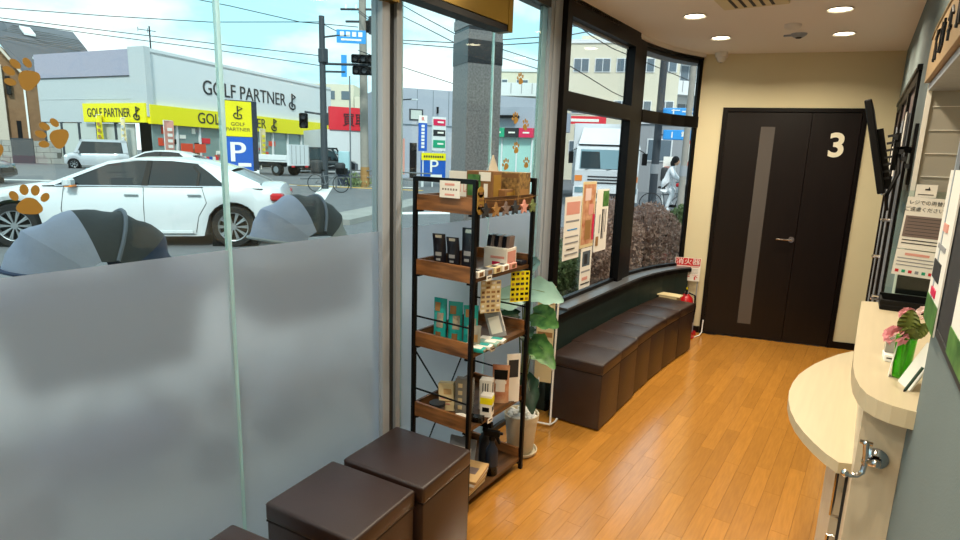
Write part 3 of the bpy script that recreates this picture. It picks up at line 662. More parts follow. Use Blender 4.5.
b('pot_cream').lathe([(0, 0), (.078, 0), (.092, .012), (.095, .024), (.089, .024), (.083, .012), (0, .010)], n=28).build('saucer', t, smooth=True)
rq = random.Random(5); bb = b('white')
for k in range(60): a = rq.random()*6.28; r = rq.random()**.5*.075; bb.sphere((r*math.cos(a), r*math.sin(a), .215+rq.random()*.008), .012+rq.random()*.006, 6)
tag(bb.build('gravel', t), None, None, kind='stuff')
leaves = [((.0, -.02, .93), (.9, .0, .05), .22, .17, 'leaf_teal', .22), ((.0, -.05, .88), (-.55, -.45, .0), .22, .16, 'leaf_teal', .15), ((.04, 0, .80), (.9, -.25, .05), .18, .17, 'leaf_green', .25), ((.04, -.01, .66), (.9, -.35, -.1), .20, .15, 'leaf_green', .4), ((.03, -.03, .73), (.3, -.8, .0), .14, .11, 'leaf_dark', .3),
          ((.03, -.02, .46), (.45, -.4, -.5), .16, .13, 'leaf_dark', .4), ((-.01, -.03, .37), (-.55, -.5, -.1), .17, .12, 'leaf_dark', .4), ((.0, .02, 1.03), (.6, -.4, .5), .13, .11, 'leaf_teal', .2), ((-.02, .0, .95), (-.3, .3, .3), .16, .12, 'leaf_dark', .2), ((-.04, -.02, .78), (-.5, -.3, 0), .15, .11, 'leaf_dark', .4), ((.02, .03, .55), (.2, .7, .1), .18, .13, 'leaf_green', .4)]
for (p, d, L, W_, mm, dr) in leaves:
    bb = b(mm); leaf(bb, p, d, L, W_*1.1, dr, split=1, upz=(.3, -.65, .55)); lf = bb.build('leaf', t, smooth=True, angle=180)
    p = Vector(p); b('stem').tube([(p.x*.15, p.y*.15, .21), (p.x*.3, p.y*.3, .21+(p.z-.21)*.4), (p.x*.7, p.y*.7, .21+(p.z-.21)*.8), tuple(p), tuple(p+Vector(d).normalized()*L*.5-Vector((0, 0, dr*L*.25-.003)))], [.006, .005, .004, .003, .0015], 6).build('stalk', t, smooth=True)
b('twig').tube([(0, 0, .21), (.01, 0, .5), (0, .01, .9)], .011, 8).build('trunk', t, smooth=True)

t = T('poster_stand', 'white tubular stand holding tall beige poster behind the plant', 'display stand', (-1.525, 2.97, 0), .25)
for sx in (-1, 1):
    b('white').tube([(sx*.07, .10, .006), (sx*.07, .02, .012), (sx*.055, -.05, .02), (sx*.04, .02, .34), (sx*.045, .03, .80)], .006, 6).build('stand_frame', t, smooth=True)
b('white').tube([(-.055, -.05, .02), (.055, -.05, .02)], .006).build('foot_bar', t); b('white').tube([(-.04, .02, .34), (.04, .02, .34)], .005).build('cross_bar', t)
po = b('cream_paper').box((-.02, .005, .56), (.105, .003, .60)).build('poster', t)
b('art_warm').box((-.02, .0025, .80), (.09, .001, .10)).build('print', po); b('leaf_green').box((-.02, .0025, .42), (.10, .001, .02), R=Matrix.Rotation(.5, 3, 'Y')).build('print', po); b('tan').box((-.02, .0025, .56), (.09, .001, .03)).build('print', po)

# fire extinguisher stand
ex = T('fire_extinguisher', 'red fire extinguisher with black hose beside the far wall', 'fire extinguisher', (-1.36, 5.36, 0), .2)
b('red_paint').lathe([(0, .015), (.062, .015), (.068, .03), (.068, .33), (.055, .375), (.03, .40), (.022, .41), (0, .41)], n=24).build('cylinder', ex, smooth=True)
b('black').box((0, .0, .44), (.02, .09, .018), R=Matrix.Rotation(.35, 3, 'X')).box((0, 0, .42), (.022, .05, .02)).build('lever', ex); b('aluminium').cyl((0, 0, .405), (0, 0, .43), .018).build('valve', ex)
b('black').tube([(.02, 0, .42), (.075, -.01, .40), (.085, -.01, .30), (.075, -.01, .15)], .009).build('hose', ex, smooth=True)
b('yellow').cyl((0, 0, .45), (0, 0, .47), .006).build('safety_pin', ex)
b('paper').box((0, -.0665, .2), (.06, .006, .09)).build('label_plate', ex)
b('red_paint').lathe([(0, 0), (.10, 0), (.10, .012), (.075, .02), (.07, .05), (.068, .05)], n=24).build('base_ring', ex, smooth=True)
fs = T('fire_sign', 'red and white fire extinguisher notice on wire stand by the far wall', 'sign', (-1.40, 5.46, 0), .29)
for sx in (-.10, .10): b('aluminium').tube([(sx, .03, .0), (sx, .03, .70)], .005).build('stand_rod', fs)
b('aluminium').tube([(-.10, .03, .3), (.10, .03, .3)], .004).build('stand_bar', fs)
b('red_paint').box((0, .03, .008), (.26, .10, .016)).build('base_plate', fs)
sb = b('paper').box((0, .02, .615), (.225, .004, .215)).build('board', fs)
b('red').box((0, .017, .685), (.215, .001, .07)).build('red_band', sb); b('paper').text('消火器', .062, frame((0, .0155, .685), (1, 0, 0)), .0005, sx=1.15).build('lettering', sb)
bb = b('salmon').box((0, .0170, .64), (.20, .001, .006)); bb.m('red')
for k in range(3): bb.box((-.07+.07*k, .0170, .565), (.055, .0006, .002)).box((-.07+.07*k, .0170, .535), (.012, .001, .03)).box((-.058+.07*k, .0170, .55), (.03, .001, .006), R=Matrix.Rotation(.7*(k-1), 3, 'Y'))
bb.m('label_grey')
for k in range(4): bb.box((0, .0170, .618-.012*k), (.19, .0006, .003))
bb.build('print', sb)
t = tag(b('white').tube([(-1.29, 5.36, .006), (-1.26, 5.40, .006), (-1.235, 5.47, .01), (-1.23, 5.53, .03), (-1.235, 5.56, .14)], .005).build('white_cable'), 'short white cable curling up beside the dark door frame', 'cable')

# =================================================================== COUNTER
ct = T('reception_counter', 'pale wood reception counter with rounded upper shelf through the wall opening', 'counter', (.10, 2.3, 0))
def L_(pts): return [(x-.10, y-2.3) for x, y in pts]
top = [(.14, 1.610), (.115, 1.611), (.085, 1.618), (.057, 1.635), (.034, 1.665), (.018, 1.71), (.005, 1.78), (-.003, 1.87), (-.007, 1.98), (-.012, 2.5), (-.014, 2.86), (.085, 2.90), (.62, 2.88), (.66, 1.66), (.30, 1.64)]
b('counter_top').plate(L_(top), 1.005, 1.05).build('upper_top', ct)
b('counter_wood').plate(L_([(.034, 1.72), (.128, 1.72), (.10, 2.88), (.022, 2.88)]), 0, 1.005).build('body_panel', ct)
tb = [(.035, 1.91), (.0, 1.893), (-.035, 1.93), (-.072, 1.985), (-.105, 2.045), (-.138, 2.12), (-.165, 2.21), (-.184, 2.31), (-.194, 2.41), (-.194, 2.52), (-.186, 2.63), (-.168, 2.73), (-.145, 2.83), (-.112, 2.935), (-.07, 3.05), (-.02, 3.15), (.02, 3.16)]
b('counter_top').plate(L_(tb), .715, .75).build('lower_table', ct)
cb = b('counter_wood').plate(L_([(.0, 2.10), (.034, 2.10), (.022, 2.86), (-.035, 2.86), (-.035, 2.3)]), .02, .715).build('cabinet', ct)
for (y0, z0, z1) in ((2.06, .48, .68), (2.06, .05, .42)):
    b('chrome').tube([(-.10+.028, y0-2.3, z0+.01), (-.10+.002, y0-2.3, z0+.01), (-.10+.002, y0-2.3, z1), (-.10+.028, y0-2.3, z1)], .006).build('handle', cb, smooth=True)
b('dark_grey').box((-.073, 2.03-2.3, .36), (.008, .02, .70)).build('side_slot', cb)
b('white_plastic').plate(L_([(-.036, 2.98), (.0, 2.98), (.0, 3.02), (-.036, 3.02)]), 0, .715).build('support_leg', ct)
hk = T('bag_hook', 'chrome bag hook on round plate at near end of counter', 'hook', (.077, 1.719, .868))
b('chrome').lathe([(0, 0), (.026, 0), (.028, -.006), (.02, -.012), (.012, -.016)], (0, 0, 0), 24, ax=(0, 1, 0)).build('rosette', hk, smooth=True)
b('chrome').tube([(0, -.012, 0), (0, -.032, 0)], .009).sphere((0, -.036, 0), .011).build('knuckle', hk, smooth=True)
b('chrome').tube([(-.026, -.036, .044), (-.024, -.036, .02), (-.022, -.036, -.012), (-.024, -.038, -.032), (-.034, -.042, -.042), (-.05, -.045, -.046), (-.058, -.046, -.044)], .0065, 8).sphere((-.06, -.046, -.043), .010).sphere((-.026, -.036, .046), .009).build('hook_arm', hk, smooth=True)
b('chrome').tube([(-.040, -.036, .048), (-.012, -.036, .048)], .0055, 8).tube([(0, -.036, 0), (-.03, -.036, -.003)], .006, 8).build('cross_arm', hk, smooth=True)
# things on the counter
CZ = 1.05
t = T('flower_vase', 'green glass vase with pink artificial flowers on the counter', 'vase', (.103, 1.862, CZ))
bb = b('green_vase').lathe([(0, .0), (.017, .0), (.019, .004), (.024, .115), (.0225, .115), (.0175, .008), (0, .006)], n=24); bb.build('vase', t, smooth=True)
for (x, y) in ((-.004, 0), (.006, .004), (.002, -.006)): b('leaf_olive').tube([(x*.3, y*.3, .01), (x, y, .07), (x*2, y*2, .15)], .0022, 5).build('flower_stem', t)
def bloom(bb, c, r, n, rq):
    c = Vector(c)
    for k in range(n):
        a = k*2.4; e = math.acos(1-2*(k+.5)/n*.75)
        d = Vector((math.sin(e)*math.cos(a), math.sin(e)*math.sin(a), math.cos(e)))
        s = d.orthogonal().normalized()*r*.42; w = d.cross(s)
        q = c+d*r*.55
        bb.grid(lambda u, v: q+d*(r*.45*u)+s*(v-.5)*2*(.4+.6*u)+w*(.35*math.sin(v*PI)-.15)*u, 2, 3)
rq = random.Random(2)
bb = b('petal_pink'); bloom(bb, (-.024, -.014, .112), .029, 34, rq); bb.build('flower', t)
bb = b('petal_pink'); bloom(bb, (-.006, .02, .168), .020, 22, rq); bb.m('petal_white'); bloom(bb, (.03, .012, .178), .022, 20, rq); bb.build('flower', t)
for (p, d, L, W_) in [((-.004, -.01, .125), (.05, -.1, .9), .075, .055), ((.005, -.012, .12), (.5, -.2, .7), .06, .045), ((.0, .0, .12), (-.2, .4, .8), .06, .04), ((0, -.01, .115), (.1, -.3, .4), .05, .05)]:
    bb = b('leaf_olive'); leaf(bb, p, d, L, W_, .1, upz=(0, -1, .1)); bb.build('leaf', t, smooth=True)
bb = b('salmon'); leaf(bb, (.01, 0, .165), (.9, -.1, .12), .06, .035, .1); bb.build('petal_leaf', t, smooth=True)
t = T('card_box', 'small clear box of white cards beside the green vase', 'card box', (.080, 2.02, CZ), .1)
b('white').rbox((0, 0, .01), (.032, .055, .02), .002).build('base', t); b('clear_plastic').box((0, .012, .045), (.028, .022, .05)).build('holder', t); b('paper').box((0, .012, .042), (.022, .016, .045)).build('card_stack', t); b('ink').box((-.004, -.0278, .011), (.014, .001, .004)).build('print', t)
t = T('card_stand', 'white leaning card between the green vase and blue wall', 'card', (.135, 1.80, CZ), .35); b('paper').box((.0, .0, .055), (.004, .07, .125), R=Matrix.Rotation(.42, 3, 'Y')).build('card', t)
t = T('price_leaflet', 'white leaflet propped at left side of the green vase', 'leaflet', (.082, 1.858, CZ), 0); b('paper').box((0, 0, .055), (.002, .03, .11), R=Matrix.Rotation(.08, 3, 'Y')).build('leaflet', t)
t = T('pen', 'dark green pen leaning against the card at counter corner', 'pen', (.112, 1.745, CZ)); b('leaf_dark').cyl((0, 0, .004), (.028, .02, .065), .0035, n=8).build('barrel', t); b('black').cyl((0, 0, .004), (-.003, -.002, .0), .0035, .001, n=8).build('tip', t)
t = T('payment_tray', 'black rectangular tray standing on far end of the counter', 'tray', (.145, 2.80, CZ), .04); b('black').rbox((0, 0, .012), (.20, .12, .024), .005).build('base', t); b('black').box((0, .055, .035), (.20, .008, .03)).box((0, -.055, .03), (.20, .008, .02)).box((-.097, 0, .03), (.008, .12, .02)).build('rim', t)
t = T('tablet', 'black tablet screen tilted upright behind the black tray', 'tablet', (.170, 2.93, CZ+.02), .0); b('white_plastic').rbox((0, 0, .085), (.165, .008, .15), .003, R=Matrix.Rotation(-.15, 3, 'X')).build('body', t); b('black').box((0, -.006, .087), (.152, .002, .132), R=Matrix.Rotation(-.15, 3, 'X')).build('screen', t)
# acrylic board with notices
t = T('notice_board', 'thin clear acrylic screen standing on the counter with notices', 'screen', (.150, 2.90, CZ), .0); b('clear_glass').box((0, 0, .235), (.19, .003, .46)).build('acrylic_panel', t); b('white_plastic').box((0, 0, .006), (.19, .05, .012)).build('base', t)
t = T('notice', 'white sheet asking customers not to change money at the till', 'notice', (.148, 2.892, 1.385), 0)
t.rotation_euler = (0, .035, 0)
b('paper').box((0, 0, 0), (.138, .001, .208)).build('sheet', t)
b('ink').text('レジでの両替は', .019, frame((0, -.001, .082), (1, 0, 0)), .0002, sx=.95).text('ご遠慮ください。', .019, frame((0, -.001, .055), (1, 0, 0)), .0002, sx=.95).build('lettering', t)
b('label_brown').box((0, -.001, -.013), (.125, .0006, .085)).build('picture', t); bb = b('ink')
for k in range(6): bb.box((0, -.0016, .02-.013*k), (.11, .0004, .0018))
for k in range(2): bb.box((0, -.001, -.068-.013*k), (.12, .0006, .004))
bb.build('print', t)
t = T('notice', 'white sheet with red and green small pictures below the till notice', 'notice', (.143, 2.888, 1.225), 0); t.rotation_euler = (0, .045, 0)
b('paper').box((0, 0, 0), (.142, .001, .105)).build('sheet', t); bb = b('salmon').box((.0, -.001, .035), (.08, .0006, .010)); bb.m('label_grey')
for k in range(3): bb.box((0, -.001, .018-.014*k), (.125, .0006, .004))
for k in range(6): bb.m(['red', 'green', 'red', 'label_grey', 'green', 'red'][k]).box((-.055+.022*k, -.001, -.035), (.012, .0006, .012))
bb.build('print', t)
t = T('small_card', 'small white card with tiny dark emblem on top of the notices', 'card', (.137, 2.90, 1.515)); b('paper').box((0, -.003, 0), (.068, .002, .05)).build('card', t); b('ink').box((.004, -.0045, .006), (.016, .0006, .006)).box((.008, -.0045, .010), (.004, .0006, .010)).box((0, -.0045, -.014), (.05, .0006, .003)).build('print', t)
# notice holder on near wall
nb = T('leaflet_board', 'dark grey board on blue wall at right edge holding posters', 'board', (.18, 0, 0), WA)
b('dark_grey').b2((-.010, .8, 1.285), (.0, 1.60, 1.75)).b2((-.012, .8, 1.272), (.0, 1.60, 1.287)).build('backing', nb); b('aluminium').b2((-.016, 1.585, 1.285), (-.008, 1.60, 1.75)).build('edge_strip', nb)
def wallposter(name, label, y0, y1, z0, z1, x, bands):
    t = T(name, label, 'poster', (.18, 0, 0), WA); b('paper').b2((x-.003, y0, z0), (x, y1, z1)).build('sheet', t)
    for q_, (mm, a0, a1, c0, c1) in enumerate(bands): b(mm).b2((x-.0042-.0004*q_, y0+(y1-y0)*a0, z0+(z1-z0)*c0), (x-.0031, y0+(y1-y0)*a1, z0+(z1-z0)*c1)).build('print', t)
    return t
wallposter('leaflet', 'white and green leaflet in clear sleeve, left one on the dark board', 1.46, 1.66, 1.265, 1.60, -.012, [('leaf_green', 0, 1, 0, .18), ('ink', .3, .9, .3, .42), ('label_grey', .2, .8, .5, .53), ('magenta', .35, .7, .2, .25), ('salmon', .3, .6, .62, .67)])
wallposter('leaflet', 'pink and green leaflet at photo edge, right one on the dark board', 1.00, 1.26, 1.29, 1.60, -.012, [('leaf_green', 0, 1, 0, .15), ('magenta', .2, .9, .6, .75), ('ink', .2, .8, .35, .42)])
# shop sign plate above the opening with raised brush letters
sp = T('sign_plate', 'beige sign plate with dark raised brush lettering above reception opening', 'sign', (.18, 0, 0), WA)
pts = [(-.02, 1.0, 1.93), (-.02, 2.94, 1.93), (-.02, 2.93, 2.04), (-.02, 2.88, 2.085), (-.02, 2.8, 2.10), (-.02, 1.0, 2.10)]
b('sign_plate').prism(pts, (.019, 0, 0)).build('plate', sp); b('bronze').prism([(-.024, y, z) for (_, y, z) in [(0, 1.0, 2.095), (0, 2.8, 2.095), (0, 2.88, 2.08), (0, 2.885, 2.085), (0, 2.8, 2.105), (0, 1.0, 2.105)]], (.02, 0, 0)).build('rim', sp)
for k, y in enumerate((2.62, 2.42, 2.22, 2.02, 1.82, 1.62, 1.42)):
    bb = b('black_metal'); s = .055
    for st in [[[(-1, .6), (1, .8)], [(-.1, 1), (-.2, -.9), (-.6, -.7)], [(.2, .1), (.9, -.9)]], [[(-.8, .9), (-.9, -.8)], [(-.2, .5), (.9, .5), (.7, -.6), (0, -.9)], [(.3, .9), (.2, -.2)]], [[(-.9, .3), (0, .8), (.9, .3)], [(0, .8), (0, -.9)], [(-.7, -.3), (.7, -.3)]]][k % 3]:
        bb.tube([(-.022, y-p[0]*s, 2.015+p[1]*s) for p in st], [.005]*len(st), 6)
    bb.build('letter', sp, smooth=True)
# TV on swivel arm
tv = T('television', 'black flat television on wall arm above the counter seen edge-on', 'television', (-.058, 3.32, 1.685))
R_tv = Matrix.Rotation(.20, 3, 'Y')
RT = Matrix.Rotation(-.25, 3, 'Y')
b('black').rbox((0, 0, 0), (.028, .66, .40), .005, R=RT).build('panel', tv); b('plastic_black').box((.030, 0, -.05), (.045, .48, .26), R=RT).build('rear_housing', tv)
bb = b('dark_grey')
for k in range(7): bb.box((.054-.0*k, -.245, -.13+.03*k), (.03, .012, .010), R=RT)
bb.build('vent_rib', tv)
ar = T('tv_arm', 'black articulated bracket linking television to the wall', 'wall bracket', (.03, 3.22, 1.68))
b('black_metal').box((-.012, 0, -.01), (.02, .16, .16)).build('mount_plate', ar); b('black_metal').tube([(-.01, 0, 0), (.03, -.10, 0), (.05, .02, 0)], .014, 8).build('arm', ar); b('black_metal').box((.05, 0, -.02), (.014, .14, .26)).build('wall_plate', ar)
b('plastic_black').tube([(0, -.1, -.02), (.01, -.14, -.1), (-.02, -.16, -.2), (-.01, -.12, -.26)], .008).build('cable_loop', ar, smooth=True)
bb = b('dark_grey')
for k in range(5): bb.box((-.02+.014*k, -.1, .05-.03*k), (.016, .04, .02))
bb.build('joint_block', ar)
# papers hanging on the dark sliding doors beyond the TV
for k, (y, z0, z1, l) in enumerate([(4.0, 1.62, 1.90, 'nearest'), (4.5, 1.55, 1.80, 'middle'), (5.2, 1.5, 1.75, 'farthest')]):
    t = T('paper_strip', 'white vertical paper strip on dark sliding doors, '+l+' of three', 'paper', (.18, 0, 0), WA, 'paper strips on the sliding doors'); b('paper').b2((-.018, y-.04, z0), (-.014, y+.04, z1)).build('sheet', t)

# posters on the dark framed window
def winposter(name, label, y0, y1, z0, z1, bands, base='paper', dx=0):
    t = T(name, label, 'poster', (PX+.004+dx, (y0+y1)/2, z0)); h = z1-z0; w = y1-y0
    b(base).box((0, 0, h/2), (.002, w, h)).build('sheet', t)
    for q_, (mm, a0, a1, c0, c1) in enumerate(bands): b(mm).box((.0014+.0005*q_, w*((a0+a1)/2-.5), h*(c0+c1)/2), (.001, w*(a1-a0), h*(c1-c0))).build('print', t)
winposter('window_poster', 'white and pink text poster, leftmost on dark framed window', 3.44, 3.69, .92, 1.345, [('salmon', .1, .9, .72, .92), ('label_grey', .1, .9, .6, .63), ('blue_sign', .2, .8, .47, .49), ('label_grey', .1, .9, .36, .38), ('label_grey', .1, .9, .26, .28), ('ink', .2, .7, .16, .18), ('label_grey', .1, .9, .08, .1)])
winposter('window_poster', 'tall orange picture poster hung in middle of dark framed window', 3.70, 3.925, .975, 1.44, [('art_warm', .06, .94, .05, .96), ('petal_white', .2, .62, .72, .9), ('tan', .3, .7, .12, .42), ('salmon', .5, .85, .5, .66), ('magenta', .82, .97, .1, .5)], base='cream_paper')
winposter('window_poster', 'white green-topped text poster, rightmost on dark framed window', 3.945, 4.17, .92, 1.38, [('leaf_green', .5, .98, .72, .97), ('ink', .5, .6, .2, .68), ('label_grey', .65, .7, .2, .68), ('label_grey', .78, .83, .3, .68), ('label_grey', .3, .36, .3, .6), ('tan', .1, .3, .1, .25)])
winposter('window_poster', 'narrow black and white photo leaflet below the orange poster', 3.735, 3.92, .675, .97, [('apt_window', .15, .85, .55, .92), ('ink', .3, .6, .6, .85), ('label_grey', .1, .9, .4, .44), ('salmon', .2, .7, .2, .28), ('ink', .1, .9, .1, .13)])

# =================================================================== OUTDOORS
struct(b('asphalt').plate([(-160, -60), (60, -60), (60, 160), (-160, 160)], G-.5, G).build('ground_road'))
sw = struct(b('sidewalk').plate([(-1.78, -20), (-1.78, 3.4), (-1.78, 4.6), (-1.6, 5.4), (-.9, 6.6), (3, 9), (1, 13), (-4.6, 9.0), (-6.2, 6.0), (-9, 1.2), (-14, -6), (-20, -20)], G, G+.012).build('sidewalk'))
# dark and white road marks
rd = Vector((-.676, -.737, 0))       # direction of the near road
def road_strip(p, q, w, m_, name, z=.012):
    p, q = Vector(p), Vector(q); d = (q-p).normalized(); n_ = Vector((-d.y, d.x))*w/2
    return struct(b(m_).plate([tuple(p+n_), tuple(q+n_), tuple(q-n_), tuple(p-n_)], G+.0, G+z).build(name))
road_strip((-10.0, 8.7), (-14.5, 20), .9, 'concrete', 'kerb_1', .12)
road_strip((-27, 14.5), (-16.5, 19.5), .35, 'road_yellow', 'road_line_1')
road_strip((-14.5, 12.0), (-20, 17.2), .5, 'road_white', 'road_line_2'); road_strip((-30, 8), (-18, 21.0), .3, 'road_white', 'road_line_3')
road_strip((-23, 5.2), (-40, 12), .25, 'road_white', 'road_line_4'); road_strip((-12, 9.4), (-9.6, 13.2), .5, 'road_white', 'road_line_5')
# granite pillar outside the glass
pil = T('granite_pillar', 'square grey granite pillar with dark polished bands outside the glass', 'pillar', (-3.76, 5.15, G), math.radians(-30))
# local: corner at origin, faces run +y' and -x'
bb = b('granite').b2((-.40, 0, 0), (0, .40, 2.565)).build('shaft', pil)
b('granite_dark').b2((-.402, -.004, 2.565), (.004, .404, 2.80)).build('dark_band', pil)
for z in (2.80, 2.93, 3.06, 3.19): b('granite').b2((-.40, 0, z), (0, .40, z+.095)).build('stone_band', pil); b('granite_dark').b2((-.392, .008, z+.095), (-.008, .392, z+.13)).build('groove', pil)
b('granite').b2((-.40, 0, 3.32), (0, .40, 4.6)).build('upper_shaft', pil)

# ---- hedge outside window_2
hq = random.Random(11)
def hedge_bush(name, label, x, y, rx_, ry_, z1, mm, n, seed):
    q = random.Random(seed); t = T(name, label, 'bush', (x, y, G), 0, 'hedge bushes below the dark framed window')
    bb = b(mm)
    for k in range(n):
        a = q.random()*6.28; r = q.random()**.5; hz = q.random()**.7
        p = Vector((rx_*r*math.cos(a), ry_*r*math.sin(a), .08+hz*(z1-.08)*(1-.25*r*r))); s = q.uniform(.010, .024)
        e = Euler((q.random()*3, q.random()*3, q.random()*6)).to_matrix()
        vs = [bb.bm.verts.new(p+e @ Vector(c)*s) for c in ((-1, 0, 0), (0, -.55, .1), (1.1, 0, 0), (0, .55, .1))]; bb._f(vs)
    tag(bb.build('foliage', t), None, None, kind='stuff')
    bb = b('twig')
    for k in range(9):
        a = q.random()*6.28; bb.tube([(0, 0, 0), (rx_*.35*math.cos(a), ry_*.35*math.sin(a), z1*.45), (rx_*.7*math.cos(a), ry_*.7*math.sin(a), z1*.88)], [.012, .008, .003], 5)
    bb.build('branches', t)
hx = [(-2.35, 3.75, 'hedge_green', 'nearest dark green clipped bush under the posters'), (-2.40, 4.45, 'hedge_green', 'dark green clipped bush behind the window posters'), (-2.40, 5.15, 'hedge_pink', 'brownish pink clipped bush left of the dark mullion'), (-2.35, 5.85, 'hedge_pink', 'brownish pink clipped bush seen just right of the dark mullion'),
      (-2.15, 6.55, 'hedge_pink', 'brownish pink clipped bush in middle of the curved pane'), (-1.85, 7.2, 'hedge_green', 'green clipped bush at right end of the curved pane'), (-2.75, 6.9, 'hedge_pink', 'brownish clipped bush in back row behind the curved pane')]
for k, (x, y, mm, l) in enumerate(hx): hedge_bush('hedge_bush', l, x, y, .36, .42, 1.16 if k > 2 else .98, mm, 13000, k)
struct(b('granite_dark').plate([(-2.85, 3.4), (-1.95, 3.4), (-1.95, 5.0), (-1.75, 5.8), (-1.4, 7.0), (-1.5, 7.8), (-3.2, 7.5)], G, G+.10).build('planter_kerb'))

# ------------------------------------------------------------------ vehicles
def car(name, label, F_, R_ax, near_left, P, group=None):
    """F_, R_ax: near-side front and rear wheel contact points; near_left: camera sees the left flank"""
    F_, R_ax = Vector(F_), Vector(R_ax); wb = (F_-R_ax).length; d = (F_-R_ax).normalized()
    side = Vector((-d.y, d.x)) if near_left else Vector((d.y, -d.x))     # outward on the near side
    W = P['w']/2; o = (F_+R_ax)/2 - side*(W-.02)
    t = T(name, label, P.get('cat', 'car'), (o.x, o.y, G), math.atan2(d.y, d.x), group)
    k = wb/P['wb']; X = lambda x: x*k if abs(x) <= P['wb']/2 else math.copysign(wb/2+abs(x)-P['wb']/2, x)
    wr = P['wr']; body = P['body']; paint = P['paint']
    def interp(tab, x):
        for (x0, v0), (x1, v1) in zip(tab, tab[1:]):
            if x <= x1: return v0+(v1-v0)*max(0, min(1, (x-x0)/(x1-x0)))
        return tab[-1][1]
    x0, x1 = P['top'][0][0], P['top'][-1][0]; xs = [x0+(x1-x0)*i/56 for i in range(57)]
    bb = b(paint); prev = None
    for x in xs:
        tz = interp(P['top'], x); bz = interp(P['bot'], x); w = interp(P['wid'], x)*W
        az_ = bz
        for ax_ in (-P['wb']/2, P['wb']/2):
            rr_ = wr*1.16
            if abs(x-ax_) < rr_: az_ = max(az_, wr+math.sqrt(rr_**2-(x-ax_)**2))
        az_ = min(az_, tz-.06)
        sec = [(-w*.0, bz), (w*.80, bz if az_ == bz else az_), (w*.97, az_+.01), (w, az_+(tz-az_)*.35), (w*.99, az_+(tz-az_)*.62), (w*.955, az_+(tz-az_)*.88), (w*.88, tz-.005), (w*.5, tz+.025), (0, tz+.035)]
        full = sec+[(-a, c) for a, c in sec[1:-1][::-1]]
        cur = [bb.bm.verts.new((X(x), a, c)) for a, c in full]
        if prev: bb.join(prev, cur)
        else: first = cur
        prev = cur
    bb._f(first); bb._f(prev[::-1]); bd = bb.build('body', t, smooth=True, angle=35)
    # dark wheel housings
    for ax_ in (-P['wb']/2, P['wb']/2): b('black').box((X(ax_), 0, wr*.95), (wr*2.1, W*1.72, wr*1.9)).build('wheel_housing', bd)
    # greenhouse
    gp = P['green']; zb = min(z for _, z in gp); zt = max(z for _, z in gp); wbm, wtp = P['gw']
    hw = lambda z: W*(wbm+(wtp-wbm)*(z-zb)/(zt-zb))
    gb = b('car_glass'); a = [gb.bm.verts.new((X(x), hw(z), z)) for x, z in gp]; c = [gb.bm.verts.new((X(x), -hw(z), z)) for x, z in gp]
    gb.join(a, c); gb._f(a[::-1]); gb._f(c); gb.build('glasshouse', t)
    r0, r1 = P['roof']; rb = b(paint)       # indices in gp of roof run
    run = gp[r0:r1+1]
    def rf_fn(u, v):
        s = u*(len(run)-1); i = min(int(s), len(run)-2); f = s-i
        x = run[i][0]+(run[i+1][0]-run[i][0])*f; z = run[i][1]+(run[i+1][1]-run[i][1])*f; e = abs(2*v-1)
        return (X(x), (2*v-1)*hw(z)*1.02, z+.028*(1-e**2)+.006)
    rb.grid(rf_fn, (len(run)-1)*3, 10)
    rb.grid(lambda u, v: (lambda q: (q[0], q[1], q[2]-.045))(rf_fn(u, v)), (len(run)-1)*3, 2)
    for v in (0, 1):
        rb.grid(lambda u, w_: (lambda q: (q[0], q[1], q[2]-.045*w_))(rf_fn(u, v)), (len(run)-1)*3, 1)
    rb.build('roof', t, smooth=True)
    for (pts, mm, nm) in P['panels']:
        for sg in (1, -1):
            pb = b(mm); pb.prism([(X(x), sg*(hw(z)+.004), z) for x, z in pts], (0, sg*.008, 0)); pb.build(nm, t)
    if 'wind' in P:
        (xa, za), (xb, zb2), mm = P['wind']; nrm = Vector((X(xa)-X(xb), 0, 0)).cross(Vector((0, 1, 0))); dx, dz = X(xb)-X(xa), zb2-za
        n_ = Vector((-dz, 0, dx)).normalized(); n_ = n_ if n_.z > 0 else -n_
        q = [Vector((X(xa)+dx*.04, hw(za)*.93, za+dz*.04)), Vector((X(xb)-dx*.06, hw(zb2)*.93, zb2-dz*.06)), Vector((X(xb)-dx*.06, -hw(zb2)*.93, zb2-dz*.06)), Vector((X(xa)+dx*.04, -hw(za)*.93, za+dz*.04))]
        b(mm).prism([v+n_*.004 for v in q], n_*.006).build('windscreen', t)
    # wheels
    for ax_ in (-P['wb']/2, P['wb']/2):
        for sg in (1, -1):
            y = sg*(W-.11); wh = b('tyre').lathe([(wr*.70, -.10), (wr*.94, -.10), (wr, -.06), (wr, .06), (wr*.94, .10), (wr*.70, .10), (wr*.68, .06)], (X(ax_), y, wr), 28, ax=(0, sg, 0)).build('wheel', t, smooth=True)
            rb = b('black').lathe([(0, .02), (wr*.69, .03)], (X(ax_), y, wr), 24, ax=(0, sg, 0)).m('alloy').lathe([(wr*.69, .06), (wr*.72, .098), (wr*.66, .09), (wr*.64, .04)], (X(ax_), y, wr), 28, ax=(0, sg, 0)).cyl((X(ax_), y+sg*.04, wr), (X(ax_), y+sg*.09, wr), .06, .05, 12)
            n = P.get('spokes', 10)
            for q in range(n):
                a_ = 2*PI*q/n
                for off in ((-.07, .07) if P.get('double', True) else (0,)):
                    r0_, r1_ = .05, wr*.66; p0 = Vector((X(ax_)+r0_*math.cos(a_), y+sg*.08, wr+r0_*math.sin(a_))); p1 = Vector((X(ax_)+r1_*math.cos(a_+off), y+sg*.082, wr+r1_*math.sin(a_+off)))
                    rb.cyl(p0, p1, .012, .014, 4, False)
            rb.build('rim', wh, smooth=False)
